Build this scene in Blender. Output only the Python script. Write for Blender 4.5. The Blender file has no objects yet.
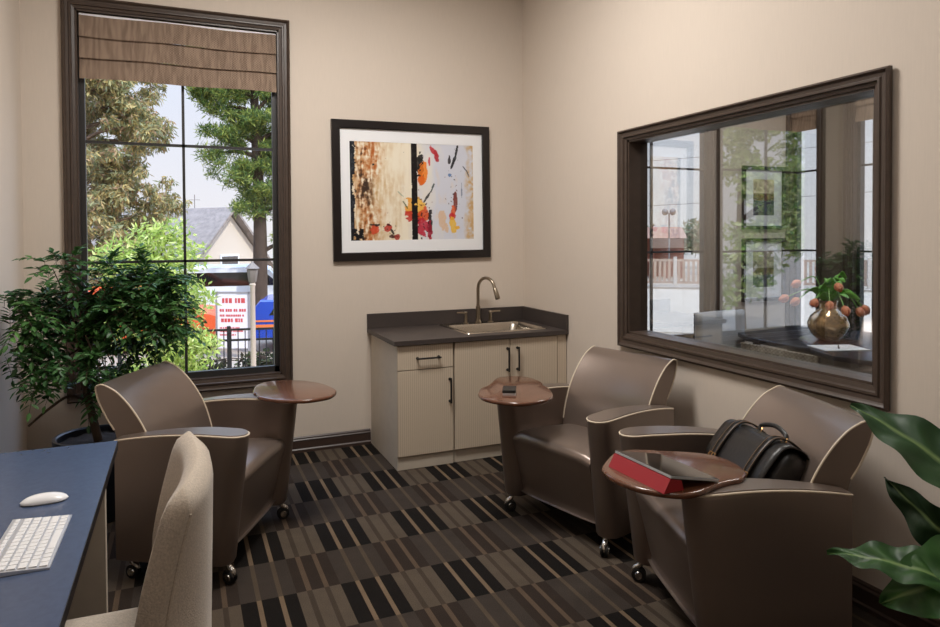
import bpy, bmesh, math, random
from mathutils import Vector, Matrix, noise
from math import sin, cos, pi, radians as R

S = bpy.context.scene
COL = S.collection
rnd = random.Random(7)

# ---------------------------------------------------------------- camera
cd = bpy.data.cameras.new('camera'); cam = bpy.data.objects.new('camera', cd); COL.objects.link(cam)
cd.sensor_fit = 'HORIZONTAL'; cd.sensor_width = 36.0; cd.lens = 679.15 / 940 * 36.0
cd.shift_y = -(313.5 - 250.0) / 940
cd.clip_start = .05; cd.clip_end = 400
rx = Vector((0.92036581, -0.39102516, -0.00510981)); uy = Vector((0.01237199, 0.01605523, 0.99979456)); fw = Vector((0.39086279, 0.92023994, -0.01961444))
M = Matrix.Identity(4)
for i in range(3):
    M[i][0] = rx[i]; M[i][1] = uy[i]; M[i][2] = -fw[i]
M[0][3], M[1][3], M[2][3] = -2.5908, -4.9767, 1.55
cam.matrix_world = M
S.camera = cam

# ---------------------------------------------------------------- sky, sun, room lights, exposure
S.view_settings.view_transform = 'Standard'; S.view_settings.look = 'None'
S.view_settings.exposure = 0.0; S.view_settings.gamma = 1.0; S.view_settings.use_curve_mapping = False

def lin(c):
    return tuple((x / 255 / 12.92) if x / 255 <= .04045 else ((x / 255 + .055) / 1.055) ** 2.4 for x in c)

w = bpy.data.worlds.new('sky'); S.world = w; w.use_nodes = True
nt = w.node_tree; nt.nodes.clear()
o = nt.nodes.new('ShaderNodeOutputWorld'); bg = nt.nodes.new('ShaderNodeBackground')
tc = nt.nodes.new('ShaderNodeTexCoord'); sx = nt.nodes.new('ShaderNodeSeparateXYZ'); cr = nt.nodes.new('ShaderNodeValToRGB')
nt.links.new(tc.outputs['Generated'], sx.inputs[0]); nt.links.new(sx.outputs['Z'], cr.inputs[0])
cr.color_ramp.elements[0].position = 0.0; cr.color_ramp.elements[0].color = (*lin((240, 236, 240)), 1)
cr.color_ramp.elements[1].position = .24; cr.color_ramp.elements[1].color = (*lin((226, 232, 250)), 1)
e3 = cr.color_ramp.elements.new(.75); e3.color = (1.8, 2.45, 3.8, 1)
nt.links.new(cr.outputs[0], bg.inputs[0]); bg.inputs[1].default_value = 1.15
nt.links.new(bg.outputs[0], o.inputs[0])

def light(name, kind, loc, energy, col=(1, 1, 1), size=(1, 1), aim=None):
    l = bpy.data.lights.new(name, kind); l.energy = energy; l.color = col
    b = bpy.data.objects.new(name, l); COL.objects.link(b); b.location = loc
    if kind == 'AREA':
        l.shape = 'RECTANGLE'; l.size, l.size_y = size
    if aim is not None:
        b.rotation_euler = (Vector(aim) - Vector(loc)).to_track_quat('-Z', 'Y').to_euler()
    return b
sun = light('sun', 'SUN', (0, 0, 20), 3.5, (1, .95, .86), aim=(-6.0, 12.0, 4.0)); sun.data.angle = R(.6)
WARM = (1, .97, .925)
light('ceiling_light_one', 'AREA', (-1.75, -1.9, 3.62), 92, WARM, (1.2, .6), aim=(-1.75, -1.9, 0))
light('ceiling_light_two', 'AREA', (-1.75, -4.3, 3.62), 14, WARM, (1.2, .6), aim=(-1.75, -4.3, 0))
light('added_fill_next_room', 'AREA', (1.6, -1.8, 3.62), 52, WARM, (1.2, .6), aim=(1.6, -1.8, 0))  # added fill to brighten the next room; no fixture is seen there

# ---------------------------------------------------------------- materials
def mat(name, c, rough=.5, metal=0., spec=.5, noise_amt=0., noise_scale=8., stretch=(1, 1, 1), bump=0., bump_scale=60., coat=0., sheen=0.):
    m = bpy.data.materials.new(name); m.use_nodes = True
    n = m.node_tree.nodes; L = m.node_tree.links; b = n['Principled BSDF']
    col = lin(c)
    b.inputs['Base Color'].default_value = (*col, 1); b.inputs['Roughness'].default_value = rough
    b.inputs['Metallic'].default_value = metal; b.inputs['Specular IOR Level'].default_value = spec
    b.inputs['Coat Weight'].default_value = coat; b.inputs['Coat Roughness'].default_value = .28 if coat == .5 else .08; b.inputs['Sheen Weight'].default_value = sheen
    if noise_amt or bump:
        t = n.new('ShaderNodeTexCoord'); mp = n.new('ShaderNodeMapping'); mp.inputs['Scale'].default_value = stretch
        L.new(t.outputs['Object'], mp.inputs[0])
        if noise_amt:
            x = n.new('ShaderNodeTexNoise'); x.inputs['Scale'].default_value = noise_scale; x.inputs['Detail'].default_value = 4
            r = n.new('ShaderNodeValToRGB')
            r.color_ramp.elements[0].position = .3; r.color_ramp.elements[1].position = .7
            r.color_ramp.elements[0].color = (*[v * (1 - noise_amt) for v in col], 1)
            r.color_ramp.elements[1].color = (*[min(1, v * (1 + noise_amt)) for v in col], 1)
            L.new(mp.outputs[0], x.inputs['Vector']); L.new(x.outputs['Fac'], r.inputs[0]); L.new(r.outputs[0], b.inputs['Base Color'])
        if bump:
            x2 = n.new('ShaderNodeTexNoise'); x2.inputs['Scale'].default_value = bump_scale; x2.inputs['Detail'].default_value = 3
            bp = n.new('ShaderNodeBump'); bp.inputs['Strength'].default_value = bump; bp.inputs['Distance'].default_value = .004
            L.new(mp.outputs[0], x2.inputs['Vector']); L.new(x2.outputs['Fac'], bp.inputs['Height']); L.new(bp.outputs[0], b.inputs['Normal'])
    return m

def attr_mat(name, rough=.5, spec=.4, translucent=0.):
    m = bpy.data.materials.new(name); m.use_nodes = True
    n = m.node_tree.nodes; L = m.node_tree.links; b = n['Principled BSDF']
    a = n.new('ShaderNodeAttribute'); a.attribute_name = 'Col'
    L.new(a.outputs['Color'], b.inputs['Base Color']); b.inputs['Roughness'].default_value = rough
    b.inputs['Specular IOR Level'].default_value = spec
    if translucent:
        tr = n.new('ShaderNodeBsdfTranslucent'); L.new(a.outputs['Color'], tr.inputs[0])
        mx = n.new('ShaderNodeMixShader'); mx.inputs[0].default_value = translucent
        L.new(b.outputs[0], mx.inputs[1]); L.new(tr.outputs[0], mx.inputs[2]); L.new(mx.outputs[0], n['Material Output'].inputs[0])
    return m

def glass_mat(name, ior=1.5, tint=(1, 1, 1)):
    m = bpy.data.materials.new(name); m.use_nodes = True
    n = m.node_tree.nodes; L = m.node_tree.links; n.remove(n['Principled BSDF'])
    g = n.new('ShaderNodeBsdfGlossy'); g.inputs['Roughness'].default_value = 0.0
    t = n.new('ShaderNodeBsdfTransparent'); t.inputs[0].default_value = (*tint, 1)
    ge = n.new('ShaderNodeNewGeometry'); mr = n.new('ShaderNodeMapRange')
    mr.inputs['To Min'].default_value = ior; mr.inputs['To Max'].default_value = 1 / ior
    L.new(ge.outputs['Backfacing'], mr.inputs['Value'])
    fr = n.new('ShaderNodeFresnel'); L.new(mr.outputs[0], fr.inputs['IOR'])
    mx = n.new('ShaderNodeMixShader'); L.new(fr.outputs[0], mx.inputs[0]); L.new(t.outputs[0], mx.inputs[1]); L.new(g.outputs[0], mx.inputs[2])
    L.new(mx.outputs[0], n['Material Output'].inputs[0])
    return m

WALL = mat('wall_paint', (209, 196, 183), .75, spec=.2, noise_amt=.02, noise_scale=30, stretch=(6, 6, .3), bump=.08, bump_scale=160)
FARWALL = mat('backlit_shade_wall', (98, 88, 76), .75, spec=.2)  # beige wall; its backlit shade is put into this dark colour
CEIL = mat('ceiling_paint', (232, 228, 220), .8)
TRIM = mat('dark_brown_trim', (70, 57, 49), .38, noise_amt=.1, noise_scale=20)
SASH = mat('black_sash', (46, 44, 44), .4)
BASEB = mat('baseboard_brown', (62, 47, 41), .4)
GLASS = glass_mat('window_glass', 1.45, (.97, .98, .98))
GLASSB = glass_mat('interior_glass', 2.6, (.95, .97, .97))
LEATHER = mat('taupe_leather', (132, 117, 108), .38, metal=.7, spec=.5, bump=.05, bump_scale=300, coat=.5)
PIPING = mat('tan_piping', (210, 194, 172), .5)
CHROME = mat('brushed_metal', (205, 201, 195), .22, metal=1)
NICKEL = mat('brushed_nickel', (150, 138, 122), .28, metal=1)
STEEL = mat('stainless_steel', (190, 182, 170), .25, metal=1)
RUBBER = mat('black_rubber', (26, 25, 25), .5)
BLACK = mat('black_metal', (24, 22, 21), .45)
WALNUT = mat('walnut_veneer', (97, 60, 42), .22, noise_amt=.2, noise_scale=9, stretch=(1, 9, 1), coat=.6)
COUNTER = mat('dark_laminate', (62, 54, 51), .5, noise_amt=.08, noise_scale=90)
DESKTOP = mat('sheen_tinted_laminate', (68, 82, 110), .27, noise_amt=.08, noise_scale=60)  # blue of the reflected daylight is mixed into the base colour
DESKEDGE = mat('black_edge_band', (26, 24, 26), .4)
OATMEAL = mat('oatmeal_tweed', (190, 176, 160), .95, noise_amt=.16, noise_scale=170, bump=.5, bump_scale=260, sheen=.2)
WHITE = mat('white_plastic', (236, 236, 238), .25)
ALU = mat('pale_aluminium', (205, 206, 210), .35, metal=.6)
RED = mat('red_cover', (150, 22, 30), .55, bump=.1, bump_scale=400)
SCREEN = mat('black_screen_glass', (20, 21, 23), .06, coat=.6)
BAGBLACK = mat('black_bag_leather', (30, 27, 26), .36, bump=.25, bump_scale=80)
STITCH = mat('tan_stitching', (120, 92, 66), .7)
BRASS = mat('antique_brass', (190, 150, 100), .3, metal=.9)
POT = mat('dark_blue_pot', (30, 34, 44), .35)
SOIL = mat('potting_soil', (52, 40, 32), .95, noise_amt=.4, noise_scale=60)
BARK = mat('brown_bark', (74, 58, 46), .85, noise_amt=.35, noise_scale=24, stretch=(1, 1, .3), bump=.5, bump_scale=60)
GREYBARK = mat('grey_bark', (122, 98, 82), .9, noise_amt=.3, noise_scale=5)
LEAF = attr_mat('leaf', .45, .4, .2)
OUTLEAF = attr_mat('outdoor_leaf', .6, .2, .35)
PRINT = attr_mat('print_ink', .6, .2)
MATB = mat('white_mat_board', (232, 232, 234), .8)
FRAME = mat('espresso_frame', (22, 15, 15), .3)
CREAM = mat('cream_stucco', (208, 194, 178), .85)
ROOF = mat('grey_brown_shingles', (146, 134, 126), .9, noise_amt=.2, noise_scale=6)

def ribbed_wood():
    m = mat('pale_ribbed_laminate', (198, 180, 158), .5)
    n = m.node_tree.nodes; L = m.node_tree.links; b = n['Principled BSDF']
    t = n.new('ShaderNodeTexCoord'); wv = n.new('ShaderNodeTexWave'); wv.wave_type = 'BANDS'; wv.bands_direction = 'X'
    wv.inputs['Scale'].default_value = 22; wv.inputs['Distortion'].default_value = .6; wv.inputs['Detail'].default_value = 1; wv.inputs['Detail Scale'].default_value = .4
    mp = n.new('ShaderNodeMapping'); mp.inputs['Scale'].default_value = (1, 1, .06)
    r = n.new('ShaderNodeValToRGB'); r.color_ramp.elements[0].color = (*lin((190, 173, 152)), 1); r.color_ramp.elements[1].color = (*lin((207, 191, 171)), 1)
    L.new(t.outputs['Object'], mp.inputs[0]); L.new(mp.outputs[0], wv.inputs['Vector']); L.new(wv.outputs['Fac'], r.inputs[0]); L.new(r.outputs[0], b.inputs['Base Color'])
    return m
RIB = ribbed_wood()
CARC = mat('pale_laminate', (196, 184, 168), .5, noise_amt=.04, noise_scale=12)

def weave(name, a, b_, scale, vert=(50, 50, 3)):
    m = mat(name, a, .9); n = m.node_tree.nodes; L = m.node_tree.links; b = n['Principled BSDF']
    t = n.new('ShaderNodeTexCoord'); mp = n.new('ShaderNodeMapping'); mp.inputs['Scale'].default_value = (scale, scale, scale * 1.3)
    ck = n.new('ShaderNodeTexChecker'); ck.inputs['Scale'].default_value = 1
    m2_ = n.new('ShaderNodeMapping'); m2_.inputs['Scale'].default_value = vert
    nz = n.new('ShaderNodeTexNoise'); nz.inputs['Scale'].default_value = 1.0; nz.inputs['Detail'].default_value = 3
    mx = n.new('ShaderNodeMix'); mx.data_type = 'RGBA'; mx.inputs[0].default_value = .55
    ck.inputs['Color1'].default_value = (*lin(a), 1); ck.inputs['Color2'].default_value = (*lin(b_), 1)
    r = n.new('ShaderNodeValToRGB'); r.color_ramp.elements[0].position = .36; r.color_ramp.elements[1].position = .64
    r.color_ramp.elements[0].color = (*lin(b_), 1); r.color_ramp.elements[1].color = (*lin(a), 1)
    L.new(t.outputs['Object'], mp.inputs[0]); L.new(mp.outputs[0], ck.inputs[0]); L.new(t.outputs['Object'], m2_.inputs[0]); L.new(m2_.outputs[0], nz.inputs[0]); L.new(nz.outputs['Fac'], r.inputs[0])
    L.new(ck.outputs[0], mx.inputs[6]); L.new(r.outputs[0], mx.inputs[7]); L.new(mx.outputs[2], b.inputs['Base Color'])
    tr = n.new('ShaderNodeBsdfTranslucent'); L.new(mx.outputs[2], tr.inputs[0]); ms = n.new('ShaderNodeMixShader'); ms.inputs[0].default_value = .2
    L.new(b.outputs[0], ms.inputs[1]); L.new(tr.outputs[0], ms.inputs[2]); L.new(ms.outputs[0], n['Material Output'].inputs[0])
    return m
BLIND = weave('brown_woven_blind', (172, 148, 128), (118, 98, 84), 105)
CANE = weave('grey_woven_panel', (190, 178, 158), (120, 110, 96), 55)

def carpet():
    m = mat('striped_carpet_tiles', (60, 50, 42), .95, spec=.1); n = m.node_tree.nodes; L = m.node_tree.links; b = n['Principled BSDF']
    ge = n.new('ShaderNodeNewGeometry'); sp = n.new('ShaderNodeSeparateXYZ'); L.new(ge.outputs['Position'], sp.inputs[0])
    def mth(op, a, bb=None):
        q = n.new('ShaderNodeMath'); q.operation = op
        for i, v in enumerate((a, bb)):
            if v is None: continue
            if isinstance(v, (int, float)): q.inputs[i].default_value = v
            else: L.new(v, q.inputs[i])
        return q.outputs[0]
    u = mth('FRACT', mth('DIVIDE', mth('ADD', sp.outputs['X'], 1.955 + 42.5), .425))
    row = mth('FLOOR', mth('DIVIDE', mth('ADD', sp.outputs['Y'], .28 + 34.0), .34))
    par = mth('MODULO', mth('ADD', row, 200.0), 2.0)
    def ramp(stops):
        r = n.new('ShaderNodeValToRGB'); cr = r.color_ramp; cr.interpolation = 'CONSTANT'
        for i, (p, c) in enumerate(stops):
            e = cr.elements[i] if i < 2 else cr.elements.new(p)
            e.position = p; e.color = (*lin(c), 1)
        L.new(u, r.inputs[0]); return r.outputs[0]
    K, T, G, D = (24, 21, 19), (106, 89, 72), (80, 70, 60), (62, 53, 45)
    P = (0, .15, .198, .365, .412, .545, .645, .70, .83, .88)
    A = ramp(list(zip(P, (K, T, K, T, K, G, D, G, D, G))))
    gm, gn, bm_, bn = (57, 50, 45), (76, 65, 54), (47, 39, 34), (82, 68, 56)
    B = ramp(list(zip(P, (gm, gn, gm, gn, gm, bm_, bn, bm_, bn, bm_))))
    mx = n.new('ShaderNodeMix'); mx.data_type = 'RGBA'; L.new(par, mx.inputs[0]); L.new(A, mx.inputs[6]); L.new(B, mx.inputs[7])
    nz = n.new('ShaderNodeTexNoise'); nz.inputs['Scale'].default_value = 240; nz.inputs['Detail'].default_value = 3; L.new(ge.outputs['Position'], nz.inputs['Vector'])
    n2 = n.new('ShaderNodeTexNoise'); n2.inputs['Scale'].default_value = 9; L.new(ge.outputs['Position'], n2.inputs['Vector'])
    v = mth('ADD', mth('MULTIPLY', nz.outputs['Fac'], .9), mth('MULTIPLY', n2.outputs['Fac'], .35)); v = mth('ADD', v, .38)
    vm = n.new('ShaderNodeMix'); vm.data_type = 'RGBA'; vm.blend_type = 'MULTIPLY'; vm.inputs[0].default_value = 1
    cb = n.new('ShaderNodeCombineColor')
    for i in range(3): L.new(v, cb.inputs[i])
    L.new(mx.outputs[2], vm.inputs[6]); L.new(cb.outputs[0], vm.inputs[7]); L.new(vm.outputs[2], b.inputs['Base Color'])
    bp = n.new('ShaderNodeBump'); bp.inputs['Strength'].default_value = .5; bp.inputs['Distance'].default_value = .004
    L.new(nz.outputs['Fac'], bp.inputs['Height']); L.new(bp.outputs[0], b.inputs['Normal'])
    return m
CARPET = carpet()

# ---------------------------------------------------------------- mesh helpers
class MB:
    def __init__(s): s.v = []; s.f = []; s.c = []
    def add(s, vs, fs):
        k = len(s.v); s.v += [tuple(p) for p in vs]; s.f += [tuple(i + k for i in q) for q in fs]; return s
    def box(s, a, b, bev=0., mtx=None):
        bm = bmesh.new(); bmesh.ops.create_cube(bm, size=1)
        for q in bm.verts: q.co = Vector([(a[i] + b[i]) / 2 + q.co[i] * (b[i] - a[i]) for i in range(3)])
        if bev: bmesh.ops.bevel(bm, geom=bm.edges[:], offset=bev, segments=2, affect='EDGES', profile=.5)
        s.bm(bm, mtx); return s
    def bm(s, bm, mtx=None):
        bm.verts.index_update()
        s.add([(mtx @ q.co) if mtx else q.co for q in bm.verts], [[q.index for q in f.verts] for f in bm.faces]); bm.free()
    def cyl(s, p, q, r1, r2=None, n=16):
        r2 = r1 if r2 is None else r2; return s.tube([p, q], [r1, r2], n)
    def tube(s, pts, rad, n=10, closed=False):
        pts = [Vector(p) for p in pts]; N = len(pts)
        if not isinstance(rad, (list, tuple)): rad = [rad] * N
        rings = []; prev = None
        for i in range(N):
            if closed: t = pts[(i + 1) % N] - pts[i - 1]
            else: t = pts[min(i + 1, N - 1)] - pts[max(i - 1, 0)]
            t.normalize()
            if prev is None:
                a = Vector((0, 0, 1)) if abs(t.z) < .9 else Vector((1, 0, 0)); u = t.cross(a).normalized()
            else:
                u = prev - t * prev.dot(t); u.normalize()
            prev = u; vv = t.cross(u)
            rings.append([pts[i] + (u * cos(2 * pi * j / n) + vv * sin(2 * pi * j / n)) * rad[i] for j in range(n)])
        fs = []
        for i in range(N if closed else N - 1):
            k = (i + 1) % N
            for j in range(n): fs.append((i * n + j, i * n + (j + 1) % n, k * n + (j + 1) % n, k * n + j))
        if not closed:
            fs.append(tuple(range(n))[::-1]); fs.append(tuple((N - 1) * n + j for j in range(n)))
        return s.add([p for r in rings for p in r], fs)
    def lathe(s, prof, n=32, c=(0, 0, 0), axis='z'):
        vs = []
        for r, z in prof:
            for j in range(n):
                a = 2 * pi * j / n; p = (r * cos(a), r * sin(a), z)
                if axis == 'x': p = (z, r * cos(a), r * sin(a))
                if axis == 'y': p = (r * cos(a), z, r * sin(a))
                vs.append((c[0] + p[0], c[1] + p[1], c[2] + p[2]))
        fs = []
        for i in range(len(prof) - 1):
            for j in range(n): fs.append((i * n + j, i * n + (j + 1) % n, (i + 1) * n + (j + 1) % n, (i + 1) * n + j))
        fs.append(tuple(range(n))[::-1]); fs.append(tuple((len(prof) - 1) * n + j for j in range(n)))
        return s.add(vs, fs)
    def grid(s, rows, close=False):
        n = len(rows[0]); fs = []
        for i in range(len(rows) - 1):
            for j in range(n if close else n - 1): fs.append((i * n + j, i * n + (j + 1) % n, (i + 1) * n + (j + 1) % n, (i + 1) * n + j))
        return s.add([p for r in rows for p in r], fs)
    def prism(s, poly, z0, z1, bev=0.):
        bm = bmesh.new(); vs = [bm.verts.new((x, y, z0)) for x, y in poly]; f = bm.faces.new(vs)
        r = bmesh.ops.extrude_face_region(bm, geom=[f])
        for q in r['geom']:
            if isinstance(q, bmesh.types.BMVert): q.co.z = z1
        bmesh.ops.recalc_face_normals(bm, faces=bm.faces[:])
        if bev:
            es = [e for e in bm.edges if abs(e.verts[0].co.z - e.verts[1].co.z) < 1e-6]
            bmesh.ops.bevel(bm, geom=es, offset=bev, segments=3, affect='EDGES', profile=.5)
        s.bm(bm); return s

def mk(name, mb, m, parent=None, smooth=35, recalc=True, cols=None, sub=0):
    me = bpy.data.meshes.new(name); me.from_pydata(mb.v, [], mb.f); me.update()
    if recalc:
        bm = bmesh.new(); bm.from_mesh(me); bmesh.ops.remove_doubles(bm, verts=bm.verts[:], dist=1e-6) if cols is None else None
        bmesh.ops.recalc_face_normals(bm, faces=bm.faces[:]); bm.to_mesh(me); bm.free()
    if cols is not None:
        a = me.color_attributes.new('Col', 'FLOAT_COLOR', 'POINT'); a.data.foreach_set('color', [q for c in cols for q in (*c, 1)])
    if smooth:
        me.polygons.foreach_set('use_smooth', [True] * len(me.polygons)); me.set_sharp_from_angle(angle=R(smooth))
    me.materials.append(m)
    b = bpy.data.objects.new(name, me); COL.objects.link(b)
    if parent: b.parent = parent
    if sub:
        q = b.modifiers.new('s', 'SUBSURF'); q.levels = q.render_levels = sub
    return b

def tag(b, label, cat, group=None, kind=None):
    b['label'] = label; b['category'] = cat
    if group: b['group'] = group
    if kind: b['kind'] = kind
    return b
def thing(name, label, cat, loc=(0, 0, 0), rz=0, group=None):
    b = bpy.data.objects.new(name, None); b.empty_display_size = .1; COL.objects.link(b); b.location = loc; b.rotation_euler = (0, 0, rz)
    return tag(b, label, cat, group)
def struct(name, mb, m, label=None, cat='structure', smooth=0):
    b = mk(name, mb, m, smooth=smooth); b['kind'] = 'structure'
    if label: tag(b, label, cat)
    return b
def dup(b, parent=None):
    c = b.copy(); COL.objects.link(c)
    if parent: c.parent = parent
    for ch in list(b.children): dup(ch, c)
    return c
def bez(pts, n=40, closed=True):
    P = [Vector(p) for p in pts]; N = len(P); out = []
    segs = N if closed else N - 1
    k = max(2, n // segs)
    for i in range(segs):
        p0, p1, p2, p3 = (P[(i - 1) % N], P[i], P[(i + 1) % N], P[(i + 2) % N]) if closed else (P[max(i - 1, 0)], P[i], P[i + 1], P[min(i + 2, N - 1)])
        for j in range(k):
            t = j / k; out.append(.5 * ((2 * p1) + (p2 - p0) * t + (2 * p0 - 5 * p1 + 4 * p2 - p3) * t * t + (3 * p1 - p0 - 3 * p2 + p3) * t ** 3))
    if not closed: out.append(P[-1])
    return out

# ================================================================ ROOM SHELL
XL, YF, H = -3.495, -6.6, 3.66          # left wall, wall behind the camera, ceiling height
XR = 2.95                               # far wall of the next room
T = .16
def wall_panels(axis, pos0, pos1, u0, u1, holes, z0=0, z1=H):
    """wall slab with rectangular holes; axis 'y' = slab between y=pos0..pos1 running along x"""
    m = MB(); us = sorted({u0, u1, *[h[0] for h in holes], *[h[1] for h in holes]})
    def bx(a, b, za, zb):
        if zb - za < 1e-6: return
        if axis == 'y': m.box((a, pos0, za), (b, pos1, zb))
        else: m.box((pos0, a, za), (pos1, b, zb))
    for a, b in zip(us[:-1], us[1:]):
        hs = [h for h in holes if h[0] <= a + 1e-6 and h[1] >= b - 1e-6]
        if not hs: bx(a, b, z0, z1)
        else:
            bx(a, b, z0, hs[0][2]); bx(a, b, hs[0][3], z1)
    return m
W1 = (-3.20, -1.94, .575, 3.015)        # clear openings
W3 = (.715, 1.985, .575, 3.015)
W2 = (-3.085, -1.425, .935, 2.15)
W4 = (-.34, -.02, .575, 3.015)
W5 = (-2.00, -.70, .575, 3.015)
m = MB(); m.box((XL - T, YF - T, -.12), (XR + T, T, 0)); struct('floor', m, CARPET, 'striped brown and black carpet tile floor', 'floor')
m = MB(); m.box((XL - T - .5, YF - T - .3, H), (XR + 1.6, T + .3, H + .14)); struct('ceiling', m, CEIL, 'pale ceiling over the room', 'ceiling')  # slab runs past the far wall as an added eave blocking the sun
struct('wall_back', wall_panels('y', 0, T, XL - T, XR + T, [W1, W3]), WALL, 'beige wall with the tall window and framed art', 'wall')
struct('wall_right', wall_panels('x', 0, .14, YF, 0, [W2]), WALL, 'beige wall with the wide interior window', 'wall')
struct('wall_left', wall_panels('x', XL - T, XL, YF, 0, []), WALL, 'beige wall at the left edge behind the leafy potted tree', 'wall')
struct('wall_front', wall_panels('y', YF - T, YF, XL - T, XR + T, []), WALL, 'beige wall behind the viewer', 'wall')
struct('wall_far', wall_panels('x', XR, XR + T, YF, 0, [W4, W5]), FARWALL, 'beige wall, darkened in colour for backlit shade, seen through the interior window', 'wall')

def baseboard(name, p, q, nrm, label):
    """moulded skirting from p to q, nrm = direction into the room"""
    prof = [(0, 0), (.022, 0), (.022, .02), (.015, .028), (.015, .082), (.019, .088), (.012, .096), (.012, .104), (.006, .112), (0, .112)]
    m = MB(); vs = []
    for e in (p, q):
        for d, z in prof: vs.append((e[0] + nrm[0] * d, e[1] + nrm[1] * d, z))
    n = len(prof); m.add(vs, [(i, (i + 1) % n, n + (i + 1) % n, n + i) for i in range(n)] + [tuple(range(n)), tuple(range(n, 2 * n))])
    struct(name, m, BASEB, label, 'baseboard')
baseboard('baseboard_back', (XL, 0), (-1.30, 0), (0, -1), 'dark brown baseboard along the wall under the tall window')
baseboard('baseboard_right', (0, -.715), (0, YF), (-1, 0), 'dark brown baseboard along the right wall behind the lounge chairs')
baseboard('baseboard_left', (XL, -.03), (XL, YF), (1, 0), 'dark brown baseboard along the left wall')

def casing(m, o, i, plane, depth_dir, axis):
    """stepped picture-frame moulding between outer rect o and inner rect i (u0,u1,z0,z1)"""
    steps = [(0, .012), (.0, .030), (.14, .036), (.22, .030), (.30, .022), (.52, .020), (.60, .026), (.72, .026), (.78, .014), (1., .010), (1., -.02)]
    rings = []
    for f, d in steps:
        r = [o[k] + (i[k] - o[k]) * f for k in range(4)]; y = plane + depth_dir * d
        pts = [(r[0], r[2]), (r[1], r[2]), (r[1], r[3]), (r[0], r[3])]
        rings.append([(u, y, z) if axis == 'y' else (y, u, z) for u, z in pts])
    m.grid(rings, close=True)
def window(name, o, i, sash_plane, axis, plane, ddir, mullions, bars, label, jamb_depth, both=None, sash_w=.032):
    m = MB(); casing(m, o, i, plane, ddir, axis)
    if both is not None: casing(m, o, i, both, -ddir, axis)
    def bx(mm, u0, u1, d0, d1, z0, z1, bev=0):
        a, b = (u0, d0, z0), (u1, d1, z1)
        if axis == 'x': a, b = (d0, u0, z0), (d1, u1, z1)
        mm.box(a, b, bev)
    d0, d1 = sorted((plane, plane - ddir * jamb_depth))
    t = .012
    bx(m, i[0], i[0] + t, d0, d1, i[2], i[3]); bx(m, i[1] - t, i[1], d0, d1, i[2], i[3])
    bx(m, i[0], i[1], d0, d1, i[2], i[2] + t); bx(m, i[0], i[1], d0, d1, i[3] - t, i[3])
    root = mk(name, m, TRIM, smooth=0); root['kind'] = 'structure'; tag(root, label, 'window')
    g = MB(); bx(g, i[0] + .01, i[1] - .01, sash_plane - .003, sash_plane + .003, i[2] + .01, i[3] - .01); mk('glass', g, GLASS if both is None else GLASSB, root, smooth=0)
    if sash_w:
        s = MB(); a, b = sash_plane - .022, sash_plane + .022; q = t
        bx(s, i[0] + q, i[0] + q + sash_w, a, b, i[2] + q, i[3] - q); bx(s, i[1] - q - sash_w, i[1] - q, a, b, i[2] + q, i[3] - q)
        bx(s, i[0] + q, i[1] - q, a, b, i[2] + q, i[2] + q + sash_w * 1.3); bx(s, i[0] + q, i[1] - q, a, b, i[3] - q - sash_w, i[3] - q)
        mk('sash', s, SASH, root, smooth=0)
    if mullions or bars:
        s = MB(); a, b = sash_plane - .012, sash_plane + .012
        for u in mullions: bx(s, u - .009, u + .009, a, b, i[2] + .02, i[3] - .02)
        for z in bars: bx(s, i[0] + .02, i[1] - .02, a, b, z - .009, z + .009)
        mk('glazing_bars', s, SASH, root, smooth=0)
    return root
window('window_1', (-3.272, -1.869, .503, 3.086), W1, .075, 'y', 0, -1, [-2.57], [2.18, 1.393], 'tall window with black glazing bars and dark brown casing', .15)
window('window_2', (-3.160, -1.352, .850, 2.213), W2, .085, 'x', 0, -1, [], [], 'wide interior window with dark brown casing beside the two lounge chairs', .14, both=.14, sash_w=0)
window('window_3', (.64, 2.06, .503, 3.086), W3, .075, 'y', 0, -1, [1.35], [2.17, 1.40], 'tall street window seen through the interior window glass', .15)
window('window_4', (-.40, -.004, .503, 3.086), W4, XR + .075, 'x', XR, -1, [], [2.17, 1.40], 'narrow window in the far corner of the next room', .15)
window('window_5', (-2.07, -.63, .503, 3.086), W5, XR + .075, 'x', XR, -1, [-.86, -1.45], [2.17, 1.40], 'bright window at the right side of the next room', .15)

def roman_blind(label, u0, u1, ztop, zbot, y, axis, group=None):
    t = thing('roman_blind', label, 'blind', group=group)
    n = 3; hh = (ztop - zbot) / n
    for k in range(n):
        prof = []
        za, zb = ztop - k * hh, ztop - (k + 1) * hh
        for j in range(9):
            q = j / 8; prof.append((-.006 - .016 * sin(pi * min(1, q * 1.0) * .55) * q, za + (zb - .006 - za) * q))
        prof += [(-.012, zb + .002), (0.004, zb + .03), (.004, za)]
        m = MB(); rows = []
        for a in range(13):
            u = u0 + (u1 - u0) * a / 12
            rows.append([(u, y + d, z - .004 * sin(a * .9 + k)) if axis == 'y' else (y + d, u, z) for d, z in prof])
        m.grid(rows, close=True); m.f.append(tuple(range(len(prof)))); m.f.append(tuple(12 * len(prof) + j for j in range(len(prof))))
        mk('blind_fold', m, BLIND, t, smooth=40)
    r = MB(); a, b = (u0, y - .005, ztop - .005), (u1, y + .03, ztop + .012)
    if axis == 'x': a, b = (y - .005, u0, ztop - .005), (y + .03, u1, ztop + .012)
    r.box(a, b); mk('head_rail', r, MATB, t, smooth=0)
    return t
roman_blind('brown woven roman blind in the top of the tall window', -3.178, -1.957, 2.985, 2.585, .03, 'y')
roman_blind('brown woven roman blind in the street window of the next room', .735, 1.965, 2.985, 2.585, .03, 'y')
roman_blind('brown roman blind on the narrow corner window beyond the glass', -.325, -.035, 2.985, 2.56, XR + .03, 'x')
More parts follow.
